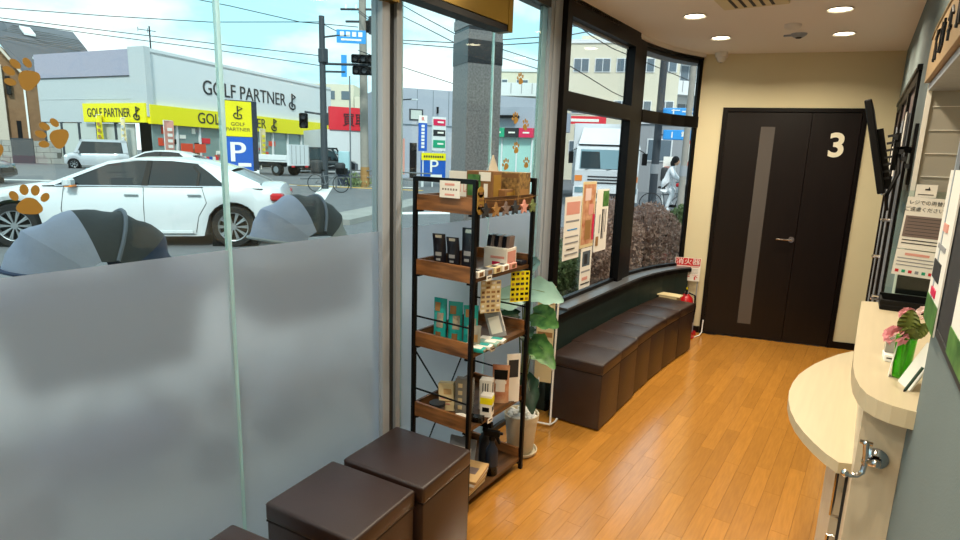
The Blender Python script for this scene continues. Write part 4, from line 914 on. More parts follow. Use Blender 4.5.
    for (c, dm, mm, nm) in P.get('bits', []):
        for sg in (1, -1): 
            if c[1] == 0 and sg == -1: continue
            b(mm).rbox((X(c[0]), sg*c[1]*W, c[2]), dm, min(dm)*.25, 1).build(nm, t)
    for pts in P.get('seams', []):
        for sg in (1, -1):
            b('black').tube([(X(x), sg*(W*interp(P['wid'], x)*sc+.001), z) for x, z, sc in pts], .005, 4, False).build('door_seam', bd)
    return t
sedan = dict(w=1.86, wb=2.975, wr=.335, body=0, paint='car_white', wid=[(-2.30, .80), (-2.15, .90), (-1.6, .985), (0, 1), (1.6, .985), (2.1, .92), (2.32, .78)],
    top=[(-2.30, .74), (-2.26, .96), (-2.1, 1.0), (-1.5, .99), (0, .97), (1.0, .955), (1.3, .95), (1.9, .84), (2.2, .72), (2.34, .55)],
    bot=[(-2.30, .45), (-2.2, .25), (-1, .17), (1, .17), (2.1, .2), (2.34, .3)],
    green=[(1.12, .94), (.72, 1.13), (.28, 1.31), (-.1, 1.375), (-.6, 1.385), (-1.05, 1.34), (-1.45, 1.22), (-1.90, 1.02), (-1.95, .95)], gw=(.90, .66), roof=(2, 6),
    panels=[([(1.12, .95), (1.02, .99), (.27, 1.335), (-.1, 1.395), (-.1, 1.365), (.28, 1.285), (.95, .96)], 'car_white', 'front_pillar'),
            ([(-.1, 1.395), (-.6, 1.405), (-1.05, 1.36), (-1.05, 1.325), (-.6, 1.36), (-.1, 1.36)], 'car_white', 'roof_rail'),
            ([(-1.05, 1.365), (-1.45, 1.24), (-1.90, 1.04), (-1.95, .96), (-1.35, .965), (-1.36, 1.01), (-1.15, 1.19), (-.98, 1.315)], 'car_white', 'rear_pillar'),
            ([(-.2, .97), (-.26, 1.36), (-.33, 1.36), (-.29, .97)], 'black', 'middle_pillar'), ([(-1.0, .98), (-1.02, 1.17), (-.94, 1.29), (-.90, 1.29), (-.98, 1.18), (-.96, .98)], 'black', 'window_divider'),
            ([(.95, .962), (-1.37, .985), (-1.37, .968), (.95, .945)], 'aluminium', 'chrome_strip')],
    wind=((1.1, .95), (.26, 1.33), 'windscreen_light'), spokes=10,
    seams=[[(.82, .95, .94), (.86, .6, 1.0), (.80, .26, .99)], [(-.24, .96, .94), (-.24, .6, 1.0), (-.24, .24, .99)], [(-1.05, .97, .94), (-1.12, .72, 1.0), (-1.0, .5, 1.0), (-.95, .24, .99)], [(.8, .215, .985), (-.95, .215, .985)]],
    bits=[((-.08, .985, .83), (.20, .03, .025), 'alloy', 'door_handle'), ((-.95, .985, .84), (.20, .03, .025), 'alloy', 'door_handle'), ((.72, 1.02, 1.01), (.12, .20, .13), 'car_white', 'mirror'), ((.70, 1.02, .955), (.11, .17, .03), 'amber', 'mirror_repeater'),
          ((-2.17, .80, .82), (.20, .32, .13), 'tail_red', 'tail_light'), ((2.15, .74, .66), (.22, .30, .12), 'windscreen', 'headlight'), ((2.3, 0, .5), (.1, 1.0, .2), 'black', 'grille'), ((0, .995, .25), (1.9, .03, .05), 'car_white', 'sill')])
car('white_sedan', 'white saloon car parked outside behind the two strollers', (-10.74, 3.19), (-8.64, 5.47), True, sedan)
# dark driver and passenger head rest silhouettes are seats inside: skip nothing visible
kei = dict(w=1.48, wb=2.5, wr=.28, body=0, paint='car_silver', wid=[(-1.7, .94), (-1.5, 1), (1.3, 1), (1.6, .95), (1.72, .85)],
    top=[(-1.68, .9), (-1.65, 1.0), (0, .98), (1.1, .96), (1.45, .92), (1.72, .75)], bot=[(-1.68, .3), (-1.5, .2), (1.5, .2), (1.72, .3)],
    green=[(1.22, .93), (.82, 1.70), (.4, 1.78), (-1.45, 1.78), (-1.60, 1.68), (-1.67, .97)], gw=(.97, .88), roof=(1, 4),
    panels=[([(1.22, .95), (.83, 1.72), (.70, 1.72), (1.05, .95)], 'car_silver', 'front_pillar'), ([(.83, 1.76), (-1.6, 1.76), (-1.6, 1.64), (.85, 1.64)], 'car_silver', 'roof_rail'), ([(-1.66, .97), (-1.6, 1.7), (-1.3, 1.7), (-1.38, .97)], 'car_silver', 'rear_pillar')],
    wind=((1.2, .96), (.82, 1.68), 'windscreen'), spokes=7, seams=[[(.75, .95, .95), (.75, .3, 1)], [(-.3, .95, .95), (-.3, .3, 1)]],
    bits=[((1.6, .7, .72), (.2, .36, .2), 'white', 'headlight'), ((1.73, 0, .38), (.03, .34, .16), 'plate_yellow', 'number_plate'), ((.95, 1.1, 1.0), (.1, .2, .16), 'car_silver', 'mirror'), ((1.7, 0, .55), (.06, .9, .14), 'black', 'grille')])
def near_pts(center, az, wb):   # front/rear contact points from centre and heading
    d = Vector((math.sin(math.radians(az)), math.cos(math.radians(az)))); c = Vector(center); return tuple(c+d*wb/2), tuple(c-d*wb/2)
f_, r_ = near_pts((-40.3, 16.6), 205, 2.5)
car('silver_van', 'silver boxy minivan parked before the corner shop', f_, r_, True, kei)
hatch = dict(sedan); hatch['paint'] = 'car_white'; hatch = dict(hatch, wb=2.6)
f_, r_ = near_pts((-21.6, 10.6), 222, 2.7)
car('white_hatchback', 'white car on the road seen over roof of the white saloon', f_, r_, True, sedan)
f_, r_ = near_pts((-27.5, 5.6), 40, 2.9)
car('black_car', 'black car at left photo edge on the far lane', f_, r_, False, dict(sedan, paint='car_black', panels=[(p, 'car_black' if m_ == 'car_white' else m_, n) for p, m_, n in sedan['panels']]))
f_, r_ = near_pts((-31.3, 26.4), 52, 2.9)
minivan = dict(kei, w=1.8, wb=2.85, wr=.33, paint='car_black', panels=[(p, 'car_black' if m_ == 'car_silver' else m_, n) for p, m_, n in kei['panels']], wind=((1.2, .96), (.7, 1.60), 'windscreen_light'),
   green=[(1.35, .93), (.7, 1.55), (.3, 1.68), (-1.5, 1.70), (-1.75, 1.6), (-1.9, .97)], top=[(-2.0, .8), (-1.95, 1.0), (0, .98), (1.3, .95), (2.0, .88), (2.25, .7)], bot=[(-2.0, .3), (-1.8, .2), (2.0, .2), (2.25, .3)], wid=[(-2.0, .92), (-1.7, 1), (1.8, 1), (2.1, .9), (2.25, .8)],
   bits=[((-1.96, .8, .95), (.08, .2, .4), 'tail_red', 'tail_light'), ((-2.0, 0, .6), (.03, .4, .18), 'plate_yellow', 'number_plate')])
car('black_minivan', 'black minivan parked right of the flatbed truck', f_, r_, False, minivan)
for (x, y, a, l) in ((-13.2, 24.5, 152, 'pale blue car stopped left of the white lorry'),):
    f_, r_ = near_pts((x, y), a, 2.7); car('blue_car', l, f_, r_, True, dict(sedan, paint='windscreen_light'))
f_, r_ = near_pts((-3.4, 21.6), 100, 2.8); car('silver_car', 'pale silver car passing behind the cyclist', f_, r_, True, dict(sedan, paint='car_silver'))

# flatbed truck
tk = T('flatbed_truck', 'small white flatbed truck with raised tail lift before the yellow shop band', 'truck', (-31.4, 22.5, G), math.radians(190))
bb = b('apt_white').b2((-2.2, -.8, .80), (1.6, .8, .92)).b2((-2.2, -.84, .92), (1.6, -.78, 1.20)).b2((-2.2, .78, .92), (1.6, .84, 1.20)); bb.build('flatbed', tk)
b('gp_white').b2((-2.42, -.85, .62), (-2.24, .85, 1.85)).build('tail_lift', tk); bb = b('label_grey')
for k in range(5): bb.b2((-2.435, -.8+.36*k, .70), (-2.42, -.77+.36*k, 1.8))
bb.build('lift_rib', tk)
b('apt_white').rbox((2.45, 0, 1.25), (1.35, 1.66, 1.5), .12, 3).build('cab', tk, smooth=True); b('car_glass').b2((2.3, -.84, 1.35), (2.95, .84, 1.80)).build('cab_window', tk)
b('pole_steel').b2((-2.2, -.35, .55), (3.0, .35, .80)).build('chassis', tk); b('red').b2((-2.46, -.7, .52), (-2.43, -.45, .62)).b2((-2.46, .45, .52), (-2.43, .7, .62)).build('tail_light', tk)
for x in (-1.35, 2.3):
    for sg in (-1, 1): b('tyre').cyl((x, sg*.55, .36), (x, sg*.84, .36), .36, n=20).m('alloy').cyl((x, sg*.845, .36), (x, sg*.85, .36), .19, n=16).build('wheel', tk)
# white lorry in window_2
lo_ = T('white_lorry', 'white box lorry facing the window with dark windscreen', 'lorry', (-7.6, 18.3, G-.12), math.radians(26))
# local -y is the front
S_ = 1.0
b('car_white').prism([(-1.03, 0, .55), (-1.03, -.02, 1.35), (-1.0, .22, 2.12), (-1.0, .6, 2.2), (-1.03, 1.7, 2.2), (-1.03, 1.7, .55)], (2.06, 0, 0)).build('cab', lo_)
b('windscreen').prism([(-.88, -.012, 1.40), (-.86, .19, 2.02), (.86, .19, 2.02), (.88, -.012, 1.40)], (0, -.02, .006)).build('windscreen', lo_); b('car_glass').prism([(-.85, -.035, 1.42), (-.84, .15, 1.96), (-.25, .15, 1.96), (-.2, -.035, 1.42)], (0, -.006, 0)).build('visor_shade', lo_)
b('gp_white').prism([(-.95, .25, 2.2), (-.8, .8, 2.75), (.8, .8, 2.75), (.95, .25, 2.2)], (0, .9, 0)).build('air_deflector', lo_)
b('gp_white').b2((-1.1, 1.85, .8), (1.1, 7.5, 2.95)).build('cargo_box', lo_)
b('gp_white').b2((-1.05, -.10, .35), (1.05, .1, .80)).build('bumper', lo_); bb = b('dark_grey')
for z in (.92, 1.02, 1.12): bb.b2((-.6, -.025, z), (.6, .0, z+.05))
bb.b2((-.5, -.12, .45), (.5, -.09, .62)); bb.build('grille', lo_)
for sg in (-1, 1):
    b('amber').b2((sg*.78, -.03, 1.0), (sg*1.02, .03, 1.18)).build('indicator', lo_); b('windscreen').b2((sg*.55, -.12, .62), (sg*1.0, -.09, .80)).build('headlight', lo_)
    b('black').box((sg*1.18, -.05, 1.75), (.16, .06, .38)).tube([(sg*1.18, -.02, 1.95), (sg*1.0, .1, 2.05)], .015).build('mirror', lo_)
    b('tyre').cyl((sg*.75, .85, .42), (sg*1.0, .85, .42), .42, n=20).build('wheel', lo_)
b('black').tube([(-.7, -.03, 1.36), (-.2, .03, 1.50)], .01, 4).tube([(.0, -.03, 1.36), (.5, .03, 1.50)], .01, 4).build('wiper', lo_)

# ------------------------------------------------------------------ strollers
def stroller(name, label, x, y, rz, s, mats_, hood_z):
    cl, cd, cn = mats_
    t = T(name, label, 'stroller', (x, y, G), rz)
    # hood: fan of fabric ribs around a hinge; local +x = front, opening to the front
    H = Vector((0, 0, hood_z-.30))
    LR = .36*s; zs = .30/.36/s
    def ribp(a, v, w, k_=1.0): return H+Vector((math.cos(a)*LR*math.sin(PI*v)**.42*k_, (v-.5)*2*w, (math.sin(a)**.8 if math.sin(a) > 0 else 0)*LR*zs*math.sin(PI*v)**.42*k_))
    def rib(a, w):   # a: angle of rib from front horizon up and over to the back
        L_r = .46*s
        return lambda v: H+Vector((math.cos(a)*L_r*math.sin(PI*v)**.55, (v-.5)*2*w*(1-.12*math.sin(PI*v)), math.sin(a)*L_r*math.sin(PI*v)**.55*.80))
    A = [math.radians(q) for q in (8, 42, 78, 112, 150, 178)]; mm = [cl, cl, cd, cd, cn]
    for k in range(5):
        r0_, r1_ = rib(A[k], .23*s), rib(A[k+1], .23*s)
        def fn(u, v): 
            return ribp(A[k]*(1-u)+A[k+1]*u, .02+.96*v, .23*s, 1-.05*math.sin(PI*u)+.035*math.sin(13*v+3*k+6*u)*math.sin(PI*u)*math.sin(PI*v))
        bb = b(mm[k]); bb.grid(fn, 6, 14); bb.build('hood_panel', t, smooth=True, angle=180)
    for k in (0, 3, 5):
        r_ = rib(A[k], .235*s); b('hood_trim' if k == 3 else cn).tube([ribp(A[k], .02+.96*v/14, .232*s, 1.015) for v in range(15)], .009, 6).build('hood_rib', t, smooth=True)
    # basket body, handle, frame, wheels
    bb = b(cd).prism([(-.42*s, -.22*s, hood_z-.36), (.46*s, -.22*s, hood_z-.36), (.36*s, -.20*s, hood_z-.72), (-.34*s, -.20*s, hood_z-.72)], (0, .44*s, 0)); bb.build('carrier', t)
    b(cn).box((0, 0, hood_z-.36), (.92*s, .47*s, .05)).build('carrier_rim', t)
    for sy in (-1, 1):
        b('dark_grey').tube([(.40*s, sy*.24, .12), (.1, sy*.24, hood_z*.42), (-.42*s, sy*.23, hood_z-.40), (-.50*s, sy*.22, hood_z-.33)], .012, 8).tube([(-.42*s, sy*.24, .12), (-.1, sy*.24, hood_z*.42), (.25, sy*.24, hood_z-.42)], .012, 8).build('frame_side', t)
        for sx in (-1, 1): b('black').cyl((sx*.41*s, sy*.26, .11), (sx*.41*s, sy*.30, .11), .11, n=20).m('label_grey').cyl((sx*.41*s, sy*.255, .11), (sx*.41*s, sy*.305, .11), .05, n=14).build('wheel', t)
    b('black').tube([(-.50*s, -.22, hood_z-.33), (-.53*s, 0, hood_z-.32), (-.50*s, .22, hood_z-.33)], .014, 8).build('handle', t)
    b(cn).box((0, 0, .22), (.6*s, .36, .12)).build('lower_basket', t)
    return t
stroller('stroller', 'stroller with grey and black fabric hood outside left glass pane', -2.85, 1.12, math.radians(262), .92, ('stroller_grey', 'stroller_dark', 'stroller_navy'), 1.335)
stroller('stroller', 'stroller with pale grey hood and black cover outside behind glass joint', -2.85, 2.24, math.radians(266), .88, ('stroller_grey', 'stroller_dark', 'label_grey'), 1.36)

# ------------------------------------------------------------------ corner shop (white hall with yellow band)
CO = Vector((-39.2, 19.3)); RE = Vector((-45.7, 40.1)); LE = Vector((-50.4, 17.2))
def facade_frame(A, Bp): d = (Bp-A).normalized(); return d, Vector((-d.y, d.x)) if Vector((-d.y, d.x)).dot(-A) > 0 else Vector((d.y, -d.x))
fd, fn_ = facade_frame(CO, RE); sd, sn = facade_frame(CO, LE)
shop = T('sports_shop', 'white hall with yellow sign band and black lettering across the road', 'building', (0, 0, G))
def wallq(bb, A, d, n, s0, s1, z0, z1, t0, t1):   # box along direction d, s along it, n outward
    p = [A+d*s0+n*t0, A+d*s1+n*t0, A+d*s1+n*t1, A+d*s0+n*t1]
    return bb.prism([(q.x, q.y, z0-G) for q in p], (0, 0, z1-z0))
LEN = 21.7
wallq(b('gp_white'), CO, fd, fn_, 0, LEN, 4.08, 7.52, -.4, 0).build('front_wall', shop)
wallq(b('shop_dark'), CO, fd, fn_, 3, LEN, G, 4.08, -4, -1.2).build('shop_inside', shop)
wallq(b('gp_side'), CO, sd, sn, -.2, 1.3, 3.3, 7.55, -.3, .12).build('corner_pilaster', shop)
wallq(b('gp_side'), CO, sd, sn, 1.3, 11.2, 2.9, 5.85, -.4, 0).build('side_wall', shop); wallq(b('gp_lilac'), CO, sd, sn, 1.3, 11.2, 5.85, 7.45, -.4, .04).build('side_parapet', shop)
wallq(b('gp_side'), CO, sd, sn, 0, 11.2, 4.4, 4.44, 0, .02).build('wall_joint', shop); wallq(b('pole_steel'), CO, sd, sn, 1.3, 11.2, 5.80, 5.86, 0, .06).build('flashing', shop)
wallq(b('concrete'), CO, sd, sn, 1.3, 11.2, G, .5, -.4, .02).build('plinth', shop)
roofp = [CO, RE, RE+Vector((-9, -2)), LE+Vector((-.5, 4)), LE]
b('gp_side').prism([(q.x, q.y, 7.2) for q in roofp], (0, 0, .15)).build('roof', shop)
yb = wallq(b('yellow'), CO, fd, fn_, -.05, LEN-.3, 2.86, 4.06, 0, .25).build('yellow_band', shop)
ys = wallq(b('yellow'), CO, sd, sn, -.05, 6.1, 2.92, 4.12, 0, .22).build('yellow_band', shop)
def T3(A, d, n, s, t, z): q = A+d*s+n*t; return Vector((q.x, q.y, z-G))
def xdir(d, n):       # text direction so it reads left to right from outside
    v = Vector((d.x, d.y, 0)); nn = Vector((n.x, n.y, 0)); return v if v.cross(Vector((0, 0, 1))).dot(nn) > 0 else -v
def golf_logo(bb, o, xd, s):
    o = Vector(o); up = Vector((0, 0, 1)); P_ = lambda a, c: o+xd*a*s+up*c*s
    bb.tube([P_(0, -.35), P_(0, .5), P_(.38, .33), P_(.02, .12)], .055*s, 5)
    bb.tube([P_(-.08, -.05), P_(-.26, -.12), P_(-.32, -.28), P_(-.2, -.44), P_(.1, -.5), P_(.3, -.42), P_(.3, -.2), P_(.12, -.15)], .05*s, 5); return bb
fx = xdir(fd, fn_); sx_ = xdir(sd, sn)
bb = b('ink'); bb.text('GOLF PARTNER', 1.42, frame(T3(CO, fd, fn_, 9.6, .02, 5.62), fx), .02, sx=.96); golf_logo(bb, T3(CO, fd, fn_, 15.3, .04, 5.62), fx, 1.3); bb.build('lettering', shop)
bb = b('ink'); bb.text('GOLF PARTNER', 1.05, frame(T3(CO, fd, fn_, 7.6, .27, 3.46), fx), .01); golf_logo(bb, T3(CO, fd, fn_, 12.3, .30, 3.48), fx, .95); bb.build('lettering', yb)
bb = b('ink'); bb.text('GOLF PARTNER', .80, frame(T3(CO, sd, sn, 3.5, .24, 3.50), sx_), .01, sx=.76); golf_logo(bb, T3(CO, sd, sn, .75, .27, 3.50), sx_, .80); bb.build('lettering', ys)
# shop windows, mullions, display goods
for k in range(10):
    g = wallq(b('shop_glass'), CO, fd, fn_, .3+2.05*k, 2.2+2.05*k, .25, 2.86, -.15, -.10).build('window', shop)
    wallq(b('apt_white'), CO, fd, fn_, 2.2+2.05*k, 2.35+2.05*k, G, 2.86, -.2, .02).build('mullion', shop)
q = random.Random(4)
for k in range(44):
    s = .5+q.random()*12; z = .3+q.random()*2.2; w = q.uniform(.3, .9); h_ = q.uniform(.15, .5)
    wallq(b(q.choice(['orange_red', 'paper', 'black', 'label_grey', 'paper', 'tan', 'sign_red', 'car_silver', 'kraft'])), CO, fd, fn_, s, s+w, z, z+h_, -.10, -.05).build('window_display', shop)
for k in range(5):
    wallq(b('curtain'), CO, sd, sn, 1.5+1.9*k, 3.2+1.9*k, .5, 2.85, -.15, -.06).build('window', shop); wallq(b('pole_steel'), CO, sd, sn, 3.2+1.9*k, 3.4+1.9*k, .5, 2.9, -.2, -.02).build('mullion', shop)
for k in range(2): wallq(b('orange_red'), CO, fd, fn_, 2.0+1.2*k, 3.0+1.2*k, 1.1, 1.7, .5, .56).build('display_stand', shop)
bb = B()
for k in range(10): wallq(bb.m(['sign_red', 'blue', 'paper'][k % 3]), CO, fd, fn_, 1.6+.3*k, 1.85+.3*k, .4, .85, 1.2, 1.3)
bb.build('golf_bag_display', shop)
for k in range(3): wallq(b('yellow'), CO, fd, fn_, 6.3+.55*k, 6.7+.55*k, G, .7, 1.6, 1.9).build('yellow_box', shop)
# banners
def banner(label, pos, h_, w, mm, pr_, xdv):
    t = T('banner_flag', label, 'banner', (pos[0], pos[1], G)); xdv = Vector(xdv).normalized()
    b('white').tube([(0, 0, 0), (0, 0, h_)], .02, 6).tube([(0, 0, h_), tuple(xdv*w+Vector((0, 0, h_)))], .015, 5).build('pole', t)
    n = xdv.cross(Vector((0, 0, 1))); 
    b(mm).grid(lambda u, v: xdv*(u*w)+n*(.05*math.sin(u*5+v*3))+Vector((0, 0, .5+v*(h_-.5))), 5, 8).build('cloth', t, smooth=True)
    bb = b(pr_)
    for k in range(6): bb.box(tuple(xdv*w*.5+n*.09+Vector((0, 0, .8+k*(h_-1)/6))), (w*.5, .01, (h_-1)/11), R=Matrix((xdv, n, (0, 0, 1))).transposed())
    bb.build('print', t)
banner('pink banner flag with white print at corner of the shop', (-37.6, 19.4), 3.1, .75, 'salmon', 'paper', fx)
banner('yellow banner flag before side windows of the shop', (-43.6, 18.1), 3.4, .6, 'yellow', 'tan', sx_)
banner('pale banner flag between shop side windows', (-40.9, 18.4), 3.2, .45, 'cream_paper', 'gp_side', sx_)
banner('pale yellow banner flag standing behind the flatbed truck', (-39.5, 27.6), 3.0, .6, 'cream_paper', 'yellow', fx)
# TV antenna
t = T('roof_antenna', 'thin television antenna mast on the shop roof', 'antenna', (-44.8, 22.6, 7.35)); b('wire').tube([(0, 0, 0), (0, 0, 2.5)], .05, 5).tube([(-.2, -.7, 2.2), (.1, .4, 2.2)], .03, 4).tube([(-.2, -.7, 2.05), (-.2, -.7, 2.35)], .02, 4).tube([(-.05, -.1, 2.05), (-.05, -.1, 2.35)], .02, 4).build('mast', t)

# brown house with grey roof
hs = T('brown_house', 'brown tiled house with steep grey roof and skylight at far left', 'house', (0, 0, G))
hA, hB = Vector((-56.5, 13.2)), Vector((-53.4, 20.8)); hd, hn = facade_frame(hA, hB)
def H3(s, t, z): qq = hA+hd*s+hn*t; return (qq.x, qq.y, z)
hv = Vector((hn.x, hn.y, 0))
b('brick_brown').prism([H3(3.3, 0, G), H3(8.2, 0, G), H3(8.2, 0, 6.2), H3(5.3, 0, 6.2), H3(4.0, 0, 8.3), H3(3.3, 0, 8.5)], tuple(-hv*6)).build('wall', hs)
wallq(b('house_cream'), hA, hd, hn, -3.5, 3.85, G, 7.0, -6, .3).build('wall', hs)
b('roof_grey').prism([H3(-3, -2.2, 10.5), H3(4.1, -2.2, 10.3), H3(8.45, -2.2, 10.1), H3(9.25, -.6, 8.7), H3(10.3, .6, 6.6), H3(6.0, .6, 6.05), H3(5.2, .6, 6.35), H3(3.9, .3, 8.55), H3(2.9, .1, 9.6), H3(-3, .1, 9.6)], (0, 0, .14)).build('roof', hs)
b('house_cream').prism([H3(3.2, .5, 9.4), H3(5.25, .75, 6.35), H3(5.2, .75, 6.15), H3(3.1, .5, 9.2)], tuple(hv*.15)).build('rake_board', hs)
for k in range(9): b('concrete_joint').tube([H3(3.6+.13*k, .35-.28*k, 8.9+.16*k-.0), H3(9.4-.1*k, .35-.28*k, 8.5+.17*k)], .02, 3).build('roof_course', hs)
b('apt_white').prism([H3(5.1, -1.2, 9.95), H3(5.75, -1.2, 9.9), H3(6.1, -.5, 9.35), H3(5.4, -.5, 9.4)], (0, 0, .16)).build('skylight', hs)
for (s0, z0, z1) in ((4.0, 4.9, 6.2), (4.35, 1.7, 3.0)): wallq(b('black'), hA, hd, hn, s0, s0+.28, z0, z1, -.05, .34 if s0 < 4.1 else .04).build('window', hs)
wallq(b('white'), hA, hd, hn, 5.0, 5.12, G, 6.3, 0, .08).build('drain_pipe', hs)
wallq(b('pole_steel'), hA, hd, hn, 6.2, 6.5, 4.6, 5.6, 0, .06).build('window', hs)
# block wall
bw = T('block_wall', 'grey concrete block wall before the brown house', 'wall', (0, 0, G)); bA, bB = Vector((-54, 10)), Vector((-48.3, 17.6)); bd_, bn_ = facade_frame(bA, bB)
wallq(b('concrete_joint'), bA, bd_, bn_, 0, 9.5, G, 1.55, -.2, 0).build('core', bw)
for j in range(4):
    for i in range(12):
        s0 = .05+.8*i-(.4 if j % 2 else 0); s0 = max(0, s0); wallq(b('concrete'), bA, bd_, bn_, s0, min(9.5, s0+.77), G+.02+.39*j, G+.38+.39*j, 0, .03).build('block', bw)
wallq(b('pole_steel'), bA, bd_, bn_, 6.6, 7.9, G, 1.7, .03, .1).build('gate_panel', bw)

# P sign tower
ps = T('parking_sign', 'tall yellow and blue parking sign tower beyond the white saloon', 'sign', (0, 0, G)); A_ = Vector((-24.39, 15.2)); Bq = Vector((-23.94, 16.35)); pd, pn = facade_frame(A_, Bq)
PW = (Bq-A_).length; px = xdir(pd, pn)
fr = wallq(b('navy_edge'), A_, pd, pn, 0, PW+.22, G, 3.62, -.35, 0).build('column', ps)
y_ = wallq(b('yellow'), A_, pd, pn, .0, PW-.02, 2.05, 3.58, 0, .02).build('yellow_panel', ps); bl = wallq(b('blue'), A_, pd, pn, .0, PW-.02, .25, 2.03, 0, .02).build('blue_panel', ps)
bb = b('ink'); golf_logo(bb, T3(A_, pd, pn, PW*.5, .04, 3.10), px, .55); bb.text('GOLF', .22, frame(T3(A_, pd, pn, PW*.5, .025, 2.58), px), .004, sx=1.1).text('PARTNER', .22, frame(T3(A_, pd, pn, PW*.5, .025, 2.35), px), .004, sx=1.1); bb.build('lettering', y_)
bb = b('paper').text('P', 1.25, frame(T3(A_, pd, pn, PW*.42, .025, 1.32), px), .01, sx=1.15).text('P', 1.25, frame(T3(A_, pd, pn, PW*.42+.04, .027, 1.32), px), .01, sx=1.15); bb.m('paper'); wallq(bb, A_, pd, pn, PW*.45, PW*.9, .72, .88, .02, .03); bb.build('lettering', bl)
# white guard rail
gr = T('guard_rail', 'white triple bar guard rail below the parking sign', 'railing', (0, 0, G)); gA, gB = Vector((-22.0, 13.6)), Vector((-20.9, 14.5)); gd = (gB-gA).normalized()
for k in range(3): b('white').tube([(gA.x, gA.y, .25+.19*k), (gB.x, gB.y, .25+.19*k)], .035, 6).build('rail_bar', gr)
for s in (.5, 1.38): q_ = gA+gd*s; b('white').tube([(q_.x, q_.y, 0), (q_.x, q_.y, .72)], .05, 8).build('rail_post', gr)
g2 = T('roadside_rail', 'thin pale roadside rail from bicycle to the wooden post', 'railing', (0, 0, G))
for z in (.45, .75): b('bike_silver').tube([(-19.2, 15.2, z), (-19.6, 18.9, z), (-16.0, 19.5, z)], .03, 5).build('rail_bar', g2)
for p in ((-19.4, 17.2), (-19.6, 18.9), (-17.8, 19.2)): b('bike_silver').tube([(p[0], p[1], 0), (p[0], p[1], .8)], .035, 6).build('rail_post', g2)

# signal pole
sp_ = T('signal_pole', 'dark steel traffic signal pole with arms and signal heads', 'traffic pole', (-19.24, 16.45, G))
b('pole_steel').cyl((0, 0, 0), (0, 0, 6.8), .15, .11, 14).build('mast', sp_, smooth=True)
ad = Vector((.0, 1, 0)).normalized()     # arm direction over the road, to the right in the photo
rgt = Vector((.76, .65, 0)); rgt = Vector((math.cos(math.radians(40)), math.sin(math.radians(40)), 0))
b('pole_steel').tube([(0, 0, 5.0), tuple(rgt*2.1+Vector((0, 0, 5.03)))], .05, 8).tube([(0, 0, 4.7), tuple(rgt*.9+Vector((0, 0, 4.72)))], .04, 6).tube([(0, 0, 6.0), tuple(rgt*.6+Vector((0, 0, 6.1))), tuple(rgt*1.1+Vector((0, 0, 6.12)))], .035, 6).tube([(0, 0, 3.02), tuple(-rgt*.75+Vector((0, 0, 3.1)))], .04, 6).build('arm', sp_)
Rr3 = Matrix((rgt, Vector((0, 0, 1)).cross(rgt), (0, 0, 1))).transposed()
def signal(c, n, horizontal, nm):
    c = Vector(c)
    hd_ = b('black').rbox(c, (.32*n if horizontal else .34, .16, .34 if horizontal else .30*n), .04, 1, R=Rr3).build(nm, sp_)
    for k in range(n):
        o = (k-(n-1)/2)*.32; p = c+(rgt*o if horizontal else Vector((0, 0, o)))-Rr3 @ Vector((0, .09, 0))
        b(['dark_grey', 'pole_steel', 'dark_grey'][k % 3]).cyl(p, p-Rr3 @ Vector((0, .02, 0)), .11, n=14).m('black').lathe([(.13, 0), (.13, .16)], p, 12, ax=-(Rr3 @ Vector((0, 1, 0)))).build('lamp', hd_)
signal(tuple(rgt*1.62+Vector((0, 0, 5.25))), 3, True, 'signal_head'); signal(tuple(rgt*1.66+Vector((0, 0, 4.80))), 3, True, 'signal_head'); signal(tuple(-rgt*.80+Vector((0, 0, 2.75))), 2, False, 'signal_head')
b('pole_steel').rbox((.05, 0, 5.3), (.3, .3, .55), .03, 1).build('control_box', sp_); b('pole_steel').rbox((.0, .05, 2.85), (.26, .26, .5), .03, 1).build('control_box', sp_)
sg_ = b('blue_sign').box(tuple(rgt*1.15+Vector((0, 0, 6.08))), (1.15, .04, .50), R=Rr3).build('street_name_sign', sp_)
bb = b('paper'); fo = rgt*1.15-Rr3 @ Vector((0, .025, 0))
for k in range(4): bb.box(tuple(fo+rgt*(-.36+.24*k)+Vector((0, 0, 6.17))), (.16, .01, .18), R=Rr3)
bb.box(tuple(fo+Vector((0, 0, 5.96))), (.8, .01, .07), R=Rr3); bb.build('lettering', sg_)
b('blue_sign').box(tuple(rgt*.85+Vector((0, 0, 4.95))), (.22, .03, .85), R=Rr3).build('vertical_sign', sp_)
# thin lamp post with tall sign strip
t = T('thin_pole', 'thin pale pole standing just right of the signal mast', 'pole', (-18.6, 17.3, G)); b('bike_silver').tube([(0, 0, 0), (0, 0, 4.6)], .03, 6).build('mast', t)
# utility pole
up_ = T('utility_pole', 'tall round concrete utility pole behind the horizontal signals', 'utility pole', (-19.51, 19.01, G)); b('pole_concrete').cyl((0, 0, 0), (-.1, 0, 9.5), .19, .15, 14).build('mast', up_, smooth=True)
b('pole_steel').tube([(-.9, -.5, 7.6), (.9, .5, 7.6)], .05, 5).tube([(-.7, -.4, 7.1), (.7, .4, 7.1)], .05, 5).build('cross_arm', up_); b('pole_steel').cyl((.35, .2, 6.6), (.35, .2, 7.3), .2, n=12).build('transformer', up_); bb = b('white')
for k in (-.7, -.3, .3, .7): bb.cyl((k, k*.55, 7.63), (k, k*.55, 7.8), .05, n=8)
bb.build('insulator', up_); b('black').rbox((.25, .1, 6.9), (.3, .2, .5), .03, 1).build('junction_box', up_)
b('tan').cyl((0, 0, 0), (0, 0, .9), .21, .2, 14).build('base_sleeve', up_)
